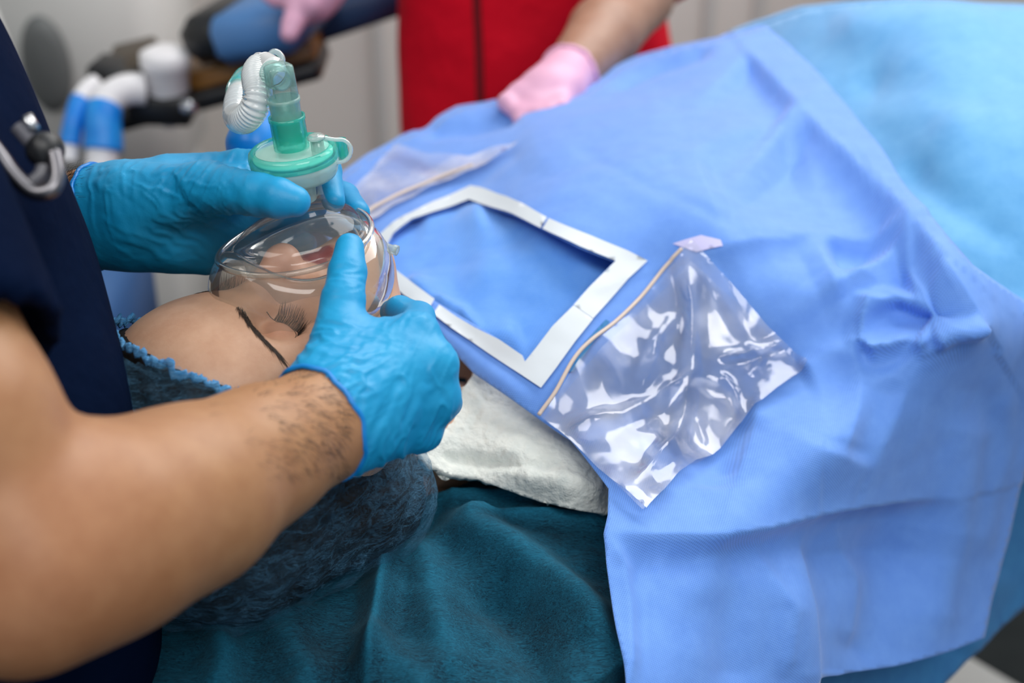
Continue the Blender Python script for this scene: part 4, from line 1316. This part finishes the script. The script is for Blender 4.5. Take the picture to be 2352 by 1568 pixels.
allp = np.array([s[i] for s in palm + sum(fing, []) for i in (0, 1)])
FOLDS_R = [(P(760, 790, 0.835), UPV * 1.0 + RGT * 0.15, 0.026, 700, 0.00119), (P(790, 860, 0.82), UPV + RGT * -0.5, 0.024, 620, 0.00136), (P(900, 980, 0.85), RGT * 0.9 - UPV * 0.35, 0.045, 520, 0.00153), (P(797, 650, 0.88), UPV, 0.012, 900, 0.00085), (P(930, 745, 0.87), UPV * 0.6 - RGT * 0.8, 0.018, 700, 0.00085)]
glove('glove', palm, fing, W, ax, P(722, 984, 0.828), MAT['glove'], allp.min(0) - 0.04, allp.max(0) + 0.04, 0.00145, dc, wrinkles=0.0004, folds=FOLDS_R)

# left hand: thumb in front of the mask neck, fingers behind it
palm = [(P(150, 490, 0.994), P(300, 490, 0.985), 0.0335, 0.0345),
        (P(300, 490, 0.985), P(440, 490, 0.990), 0.0345, 0.030),
        (P(230, 545, 0.990), P(470, 578, 1.000), 0.0200, 0.0165),
        (P(400, 540, 0.985), P(540, 520, 1.000), 0.022, 0.016),
        (P(400, 425, 0.985), P(545, 388, 0.995), 0.0220, 0.0130),
        (P(320, 470, 0.965), P(480, 432, 0.944), 0.0260, 0.0185),
        (P(480, 440, 0.965), P(560, 420, 0.975), 0.018, 0.014)]
fing = [[(P(470, 432, 0.938), P(596, 447, 0.906), 0.0178, 0.0138), (P(596, 447, 0.906), P(640, 455, 0.898), 0.0136, 0.0128), (P(640, 455, 0.898), P(677, 462, 0.897), 0.0124, 0.0100)],
        [(P(545, 388, 0.995), P(690, 368, 1.000), 0.0128, 0.0108), (P(690, 368, 1.000), P(752, 392, 0.972), 0.0105, 0.0096), (P(752, 392, 0.972), P(766, 462, 0.948), 0.0094, 0.0078)],
        [(P(540, 440, 1.000), P(735, 425, 1.020), 0.0125, 0.0110), (P(735, 425, 1.020), P(792, 452, 1.000), 0.0105, 0.0098), (P(792, 452, 1.000), P(821, 488, 0.972), 0.0097, 0.0086)],
        [(P(530, 510, 1.000), P(720, 495, 1.030), 0.0125, 0.0105), (P(720, 495, 1.030), P(835, 548, 1.010), 0.0098, 0.0080)],
        [(P(480, 575, 1.000), P(610, 575, 1.020), 0.0125, 0.0100), (P(610, 575, 1.020), P(700, 560, 1.015), 0.0098, 0.0085)]]
allp = np.array([s[i] for s in palm + sum(fing, []) for i in (0, 1)])
FOLDS_L = [(P(480, 440, 0.93), RGT * 0.85 - UPV * 0.45, 0.036, 560, 0.0009), (P(400, 500, 0.94), RGT * 0.55 + UPV * 0.8, 0.045, 430, 0.0010), (P(240, 430, 0.955), RGT * 1.0 + UPV * 0.2, 0.03, 520, 0.0007), (P(560, 450, 0.915), RGT * 0.9 - UPV * 0.2, 0.018, 720, 0.0005), (P(540, 370, 0.98), RGT, 0.02, 620, 0.0008)]
glove('glove', palm, fing, WRL, P(300, 488, 0.985) - P(150, 492, 0.995), P(214, 494, 0.990), MAT['glove'], allp.min(0) - 0.042, allp.max(0) + 0.042, 0.0015, dc, wrinkles=0.0004, folds=FOLDS_L)

# forearm hair near the wrists
it = []
bb = BVHTree.FromPolygons([Vector(v) for v in np.array([o for o in dc.children if o.name.startswith('body')][0].data.vertices.__len__() and [v.co[:] for v in [o for o in dc.children if o.name.startswith('body')][0].data.vertices]).tolist()], [list(p.vertices) for p in [o for o in dc.children if o.name.startswith('body')][0].data.polygons])
axr = nrm(WRR - P(430, 1140, 0.744))
for i in range(400):
    u, v = 800 - 190 * abs(rng.normal(0, 0.55)), rng.uniform(850, 1100)
    dvec = Vector(P(u, v, 1.0) - CAM).normalized()
    h = bb.ray_cast(Vector(CAM), dvec)
    if h[0] is None or h[3] > 0.95:
        continue
    b, n = A(h[0]), A(h[1])
    dr_ = nrm(axr * rng.uniform(0.3, 1.0) - UPV * rng.uniform(0.3, 1.0) + RGT * rng.normal(0, 0.3))
    dr_ = nrm(dr_ - n * (dr_ @ n))
    L = rng.uniform(0.005, 0.011)
    it.append([b - n * 0.0004, b + dr_ * L * 0.4 + n * 0.0012, b + dr_ * L * 0.75 + n * 0.0014, b + dr_ * L + n * 0.0008])
for i in range(160):
    b = WRL + A([rng.uniform(-0.020, 0.002), 0, 0])
    a = rng.uniform(0.2, 1.2)
    n = nrm(UPV * math.sin(a) - FWD * math.cos(a))
    h = bb.ray_cast(Vector(b + n * 0.1), Vector(-n))
    if h[0] is None:
        continue
    b = A(h[0])
    L = rng.uniform(0.006, 0.013)
    d1 = nrm(RGT * rng.uniform(0.2, 1) + n * 0.5 + UPV * rng.normal(0, 0.3))
    it.append([b, b + d1 * L * 0.5, b + d1 * L * 0.8 - n * 0.0004, b + (d1 + RGT * 0.3) * L - n * 0.001])
V, F = strands(it, 0.00012)
tag(obj('arm_hair', V, F, MAT['hair_fine'], dc), kind='stuff')

# stethoscope hanging at the chest
st = thing('stethoscope', tuple(P(80, 380, 0.74)), 'stethoscope with grey tubing and black chest piece on the navy scrubs', 'stethoscope')
obj('tubing', *tube(spline([P(-260, 40, 0.72), P(-120, 230, 0.715), P(-20, 335, 0.715), P(30, 400, 0.715), P(75, 440, 0.715), P(115, 438, 0.715), P(132, 405, 0.718), P(124, 350, 0.722)], 60), np.linspace(0.0045, 0.0040, 60), 12), MAT['steth_metal'], st)
cpn = nrm(CAM - P(104, 345, 0.725))
obj('chest_piece', *lathe([(0.0, -0.006), (0.008, -0.006), (0.0092, -0.003), (0.0092, 0.003), (0.0075, 0.006), (0.0, 0.007)], P(104, 345, 0.725), nrm(cpn + RGT * 0.9), 28), MAT['black'], st)
obj('black_clip', *tube(spline([P(40, 290, 0.725), P(75, 330, 0.725), P(100, 350, 0.725), P(96, 400, 0.722), P(60, 430, 0.72)], 24), 0.0042, 10), MAT['steth'], st)
obj('metal_stem', *tube(A([P(60, 268, 0.725), P(78, 300, 0.725)]), 0.0034, 12), MAT['chrome'], st)

# ------------------------------------------------------------------ assistant in red scrubs
nu = thing('person', tuple(A([*P(1225, 100, 2.0)[:2], 0])), 'assistant in red scrubs standing behind the table with pink gloves resting on the drape', 'person')
NC = P(1222, 60, 1.93)
NA = A([[1, 0, 0], [0, 1, 0], [0, 0, 1.0]])
ELn, WRn = P(1462, -10, 1.66), P(1306, 172, 1.48)
SHn = P(1640, -460, 1.86)
EL2, WR2 = P(930, -330, 1.75), P(770, -60, 1.80)
SH2 = P(880, -480, 1.93)
def ntorso(p, g=0.0):
    d = ell(p, NC + A([0, 0, 0.25]), (0.175 + g, 0.11 + g, 0.30 + g))
    d = smin(d, ell(p, NC + A([0, 0, -0.08]), (0.178 + g, 0.12 + g, 0.30 + g)), 0.06)
    return smin(d, ell(p, NC + A([0, 0, -0.40]), (0.165 + g, 0.12 + g, 0.35 + g)), 0.06)
def nurse_sdf(p):
    d = ntorso(p)
    d = smin(d, rc(p, SHn, ELn, 0.05, 0.042), 0.03)
    d = smin(d, smin(rc(p, ELn, ELn * 0.5 + WRn * 0.5, 0.043, 0.040), rc(p, ELn * 0.5 + WRn * 0.5, WRn, 0.040, 0.028), 0.01), 0.012)
    d = smin(d, smin(rc(p, SH2, EL2, 0.05, 0.04), rc(p, EL2, WR2, 0.04, 0.028), 0.02), 0.03)
    d = smin(d, rc(p, NC + A([0, 0, 0.5]), NC + A([0, -0.03, 0.62]), 0.055, 0.05), 0.04)
    return smin(d, ell(p, NC + A([0, -0.05, 0.73]), (0.075, 0.095, 0.12)), 0.03)
pts = np.array([NC + A([0.19, 0.12, 0.86]), NC - A([0.19, 0.12, 0.76]), ELn, WRn, EL2, WR2, SHn, SH2])
V, F = sdf_mesh(nurse_sdf, pts.min(0) - 0.06, pts.max(0) + 0.06, 0.009, 2)
me = new_mesh('body', V, F)
set_tint(me, np.ones((len(V), 3)))
put('body', me, MAT['skin_nurse'], nu)
def nscrub(p):
    d = ntorso(p, 0.012) + 0.006 * np.sin(p[:, 0] * 26 + 1.5 * np.sin(p[:, 2] * 11)) * np.sin(p[:, 2] * 15 + 1)
    ax = nrm(ELn - SHn).astype(np.float32)
    s1 = smax(rc(p, SHn, ELn, 0.075, 0.062), (p - (SHn * 0.12 + ELn * 0.88).astype(np.float32)) @ ax, 0.01)
    ax2 = nrm(EL2 - SH2).astype(np.float32)
    s2 = smax(rc(p, SH2, EL2, 0.075, 0.062), (p - (SH2 * 0.3 + EL2 * 0.7).astype(np.float32)) @ ax2, 0.01)
    d = smin(smin(d, s1, 0.03), s2, 0.03)
    return smax(d, p[:, 2] - (NC[2] + 0.55), 0.02)
V, F = sdf_mesh(nscrub, pts.min(0) - [0.1, 0.1, 0.1], pts.max(0) + 0.1, 0.010, 2)
sc_ = obj('scrub_top', V, F, MAT['red'], nu)
def front(u, v):
    bvh = front.b
    h = bvh.ray_cast(Vector(CAM), Vector(P(u, v, 1.0) - CAM).normalized())
    return A(h[0]) if h[0] is not None else P(u, v, 1.8)
front.b = BVHTree.FromPolygons([Vector(v) for v in V.tolist()], np.asarray(F).tolist())
seam = np.array([front(u, v) for u, v in ((1093, -60), (1096, 20), (1100, 100), (1103, 200), (1106, 300))])
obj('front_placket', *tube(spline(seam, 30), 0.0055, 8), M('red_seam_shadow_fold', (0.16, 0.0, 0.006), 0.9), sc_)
hk = 0.0035
palm = [(WRn, P(1255, 215, 1.438), 0.030, 0.028), (P(1255, 215, 1.438), P(1200, 222, 1.423), 0.024, 0.015), (P(1290, 205, 1.443), P(1235, 245, 1.413), 0.024, 0.015)]
fing = [[(P(1195, 220, 1.428), P(1165, 236, 1.413), 0.013, 0.010), (P(1165, 236, 1.413), P(1180, 255, 1.403), 0.010, 0.008)],
        [(P(1215, 240, 1.418), P(1205, 268, 1.398), 0.0125, 0.0105), (P(1205, 268, 1.398), P(1195, 276, 1.393), 0.010, 0.0085)],
        [(P(1240, 245, 1.413), P(1235, 265, 1.393), 0.0125, 0.010)],
        [(P(1265, 240, 1.413), P(1262, 258, 1.393), 0.0125, 0.010)],
        [(P(1290, 225, 1.423), P(1288, 244, 1.398), 0.012, 0.0095)]]
allp = np.array([s[i] for s in palm + sum(fing, []) for i in (0, 1)])
glove('glove', palm, fing, WRn, P(1255, 215, 1.438) - WRn, WRn - nrm(P(1255, 215, 1.438) - WRn) * 0.004, MAT['pink'], allp.min(0) - 0.04, allp.max(0) + 0.04, hk, nu, bead=0.003)
palm = [(WR2, P(722, 0, 1.80), 0.029, 0.028), (P(730, -20, 1.80), P(690, 20, 1.79), 0.026, 0.018), (P(730, -20, 1.80), P(662, -10, 1.80), 0.024, 0.016)]
fing = [[(P(690, 18, 1.79), P(672, 55, 1.78), 0.0165, 0.0135), (P(672, 55, 1.78), P(664, 78, 1.775), 0.0135, 0.011)],
        [(P(665, -10, 1.80), P(632, -4, 1.80), 0.0155, 0.011), (P(632, -4, 1.80), P(612, -14, 1.80), 0.011, 0.009)],
        [(P(680, -20, 1.83), P(640, -34, 1.84), 0.014, 0.010)],
        [(P(690, -40, 1.83), P(655, -58, 1.84), 0.014, 0.010)],
        [(P(715, 10, 1.78), P(718, 40, 1.83), 0.014, 0.010)]]
allp = np.array([s[i] for s in palm + sum(fing, []) for i in (0, 1)])
glove('glove', palm, fing, WR2, P(722, 0, 1.8) - WR2, WR2, MAT['pink'], allp.min(0) - 0.04, allp.max(0) + 0.04, hk, nu, bead=0.003)

# ------------------------------------------------------------------ background equipment
def B(u0, v0, u1, v1, d, depth):
    """box that spans the given frame region at distance d: centre and half sizes"""
    a, b = P(u0, v1, d), P(u1, v0, d)
    return (a + b) / 2 + A([0, depth / 2, 0]), (abs(b[0] - a[0]) / 2, depth / 2, abs(b[2] - a[2]) / 2)
am = thing('anaesthesia_machine', tuple(A([*P(200, 300, 2.5)[:2], 0])), 'pale grey anaesthesia machine with a dark round recess behind the doctor', 'machine')
c, h = B(-60, -160, 380, 560, 2.5, 0.33)
base_z = c[2] - h[2]
obj('pedestal', *box(A([c[0], c[1] + 0.02, (base_z + 0.05) / 2]), (h[0] * 0.85, h[1] * 0.85, (base_z + 0.05) / 2), bev=0.02), MAT['machine'], am)
obj('housing', *box(c, h, bev=0.05), MAT['machine'], am)
rp = P(105, 150, 2.47)
V, F = lathe([(0.0, 0.012), (0.034, 0.012), (0.047, 0.004), (0.050, -0.004), (0.047, -0.01)], A([0, 0, 0.0]), A([0, -1, 0]), 40)
obj('recess', V * [0.85, 1, 1.75] + rp, F, MAT['machine_dark'], am)
c, h = B(108, -120, 148, 78, 2.42, 0.05)
obj('upright_tube', *box(c, h, bev=0.02), MAT['wall_white'], am)
c, h = B(165, -160, 190, 60, 2.46, 0.03)
obj('slot', *box(c, h, bev=0.008), MAT['machine_dark'], am)
c, h = B(300, -30, 352, -4, 2.46, 0.03)
obj('vent_slot', *box(c, h, bev=0.006), MAT['machine_dark'], am)
obj('side_rail', *tube(spline([P(-30, 10, 2.3), P(20, 140, 2.3), P(60, 260, 2.3), P(110, 360, 2.3)], 30), 0.012, 10), MAT['wall_white'], am)

sf = thing('equipment_shelf', tuple(P(500, 200, 2.0)), 'dark equipment shelf with amber wood front carrying the blue pad', 'shelf')
def slab(pts, d0, d1, th, dep, name, mat, parent, bev=0.004):
    a, b = P(*pts[0], d0), P(*pts[1], d1)
    ax0 = nrm(b - a)
    ax2 = nrm(A([0, 0, 1]) - ax0 * ax0[2])
    ax1 = np.cross(ax2, ax0)
    return obj(name, *box((a + b) / 2, (np.linalg.norm(b - a) / 2, dep, th), A([ax0, ax1, ax2]), bev), mat, parent)
slab([(255, 262), (742, 132)], 2.02, 1.98, 0.012, 0.06, 'rail', MAT['black'], sf)
slab([(380, 205), (738, 112)], 2.02, 1.99, 0.027, 0.05, 'amber_panel', MAT['amber'], sf)
slab([(250, 146), (352, 122)], 2.02, 2.02, 0.008, 0.06, 'left_panel', M('brown_panel', (0.05, 0.035, 0.02), 0.5), sf)
slab([(215, 158), (340, 190)], 1.98, 1.98, 0.016, 0.03, 'clamp', MAT['black'], sf)
slab([(300, 240), (445, 243)], 1.96, 1.96, 0.020, 0.03, 'bracket', MAT['black'], sf)
V, F = lathe([(0, -0.012), (0.010, -0.010), (0.013, 0.0), (0.010, 0.010), (0, 0.012)], P(434, 247, 1.93), FWD, 24)
obj('knob', V, F, MAT['chrome'], sf)
bp = thing('padded_box', tuple(P(600, 80, 1.95)), 'blue padded rest with a black end block lying on the dark shelf', 'pad')
slab([(530, 62), (728, 24)], 1.97, 1.93, 0.033, 0.09, 'blue_cushion', MAT['blue_pad'], bp, 0.018)
slab([(462, 72), (585, 50)], 1.98, 1.95, 0.033, 0.075, 'black_end', MAT['black'], bp, 0.02)
nv = thing('navy_bar', tuple(P(800, 20, 2.05)), 'long navy padded bar running up behind the pink pointing hand', 'bar')
slab([(705, 46), (935, -32)], 2.05, 2.05, 0.026, 0.05, 'padding', MAT['navy_pad'], nv, 0.012)
slab([(690, 60), (940, -18)], 2.06, 2.06, 0.006, 0.04, 'metal_edge', MAT['chrome'], nv, 0.002)

cn = thing('hose_connector', tuple(P(380, 165, 1.95)), 'white plastic hose connector standing in front of the amber shelf', 'connector')
obj('connector_body', *lathe([(0.026, -0.045), (0.030, -0.035), (0.030, 0.006), (0.034, 0.010), (0.034, 0.028), (0.027, 0.032), (0.020, 0.036), (0.0, 0.036)], P(382, 168, 1.94), nrm([0.05, 0, 1]), 28), MAT['white_pl'], cn)
obj('connector_foot', *lathe([(0.012, -0.075), (0.018, -0.06), (0.026, -0.045)], P(382, 168, 1.94), nrm([0.05, 0, 1]), 24), MAT['white_pl'], cn)
for i, (lab, pts, r, cut) in enumerate((
        ('white breathing tube bending down into a broad blue sleeve', [P(330, 205, 1.93), P(285, 208, 1.92), P(248, 232, 1.91), P(236, 275, 1.90), P(238, 330, 1.90), P(232, 390, 1.90)], 0.0235, 0.50),
        ('narrower breathing tube with blue sleeve hanging leftmost of the two', [P(222, 188, 1.93), P(200, 205, 1.92), P(182, 232, 1.91), P(170, 275, 1.90), P(162, 320, 1.90), P(158, 370, 1.90)], 0.0125, 0.40))):
    t_ = thing('breathing_tube', tuple(pts[-1]), lab, 'tube', 'breathing tubes on the anaesthesia machine')
    sp = spline(pts, 60)
    k = int(60 * cut)
    obj('white_bend', *tube(sp[:k + 1], r * 0.92, 18), MAT['white_pl'], t_)
    k2 = int(60 * 0.86)
    obj('blue_sleeve', *tube(sp[k - 2:k2], np.linspace(r * 1.0, r * 1.12, k2 - k + 2), 18), MAT['blue_pl'], t_)
    obj('white_end', *tube(sp[k2 - 2:], r * 0.9, 18), MAT['white_pl'], t_)
# blue stool pad and pale trolley seen in the gap behind the forehead
stl = thing('padded_stool', tuple(A([*P(280, 720, 1.75)[:2], 0])), 'blue padded stool in the gap between the navy scrubs and the forehead', 'stool')
sc0 = P(165, 760, 1.72)
obj('seat_pad', *box(sc0, (0.075, 0.14, 0.075), bev=0.02), M('stool_blue_vinyl', (0.022, 0.10, 0.27), 0.6), stl)
obj('leg', *tube(A([sc0 - [0, 0, 0.07], [sc0[0], sc0[1], 0.03]]), 0.02, 14), MAT['chrome'], stl)
obj('foot_disc', *lathe([(0.0, 0.04), (0.10, 0.03), (0.13, 0.0), (0.0, 0.0)], A([sc0[0], sc0[1], 0.0]), A([0, 0, 1]), 32), MAT['chrome'], stl)
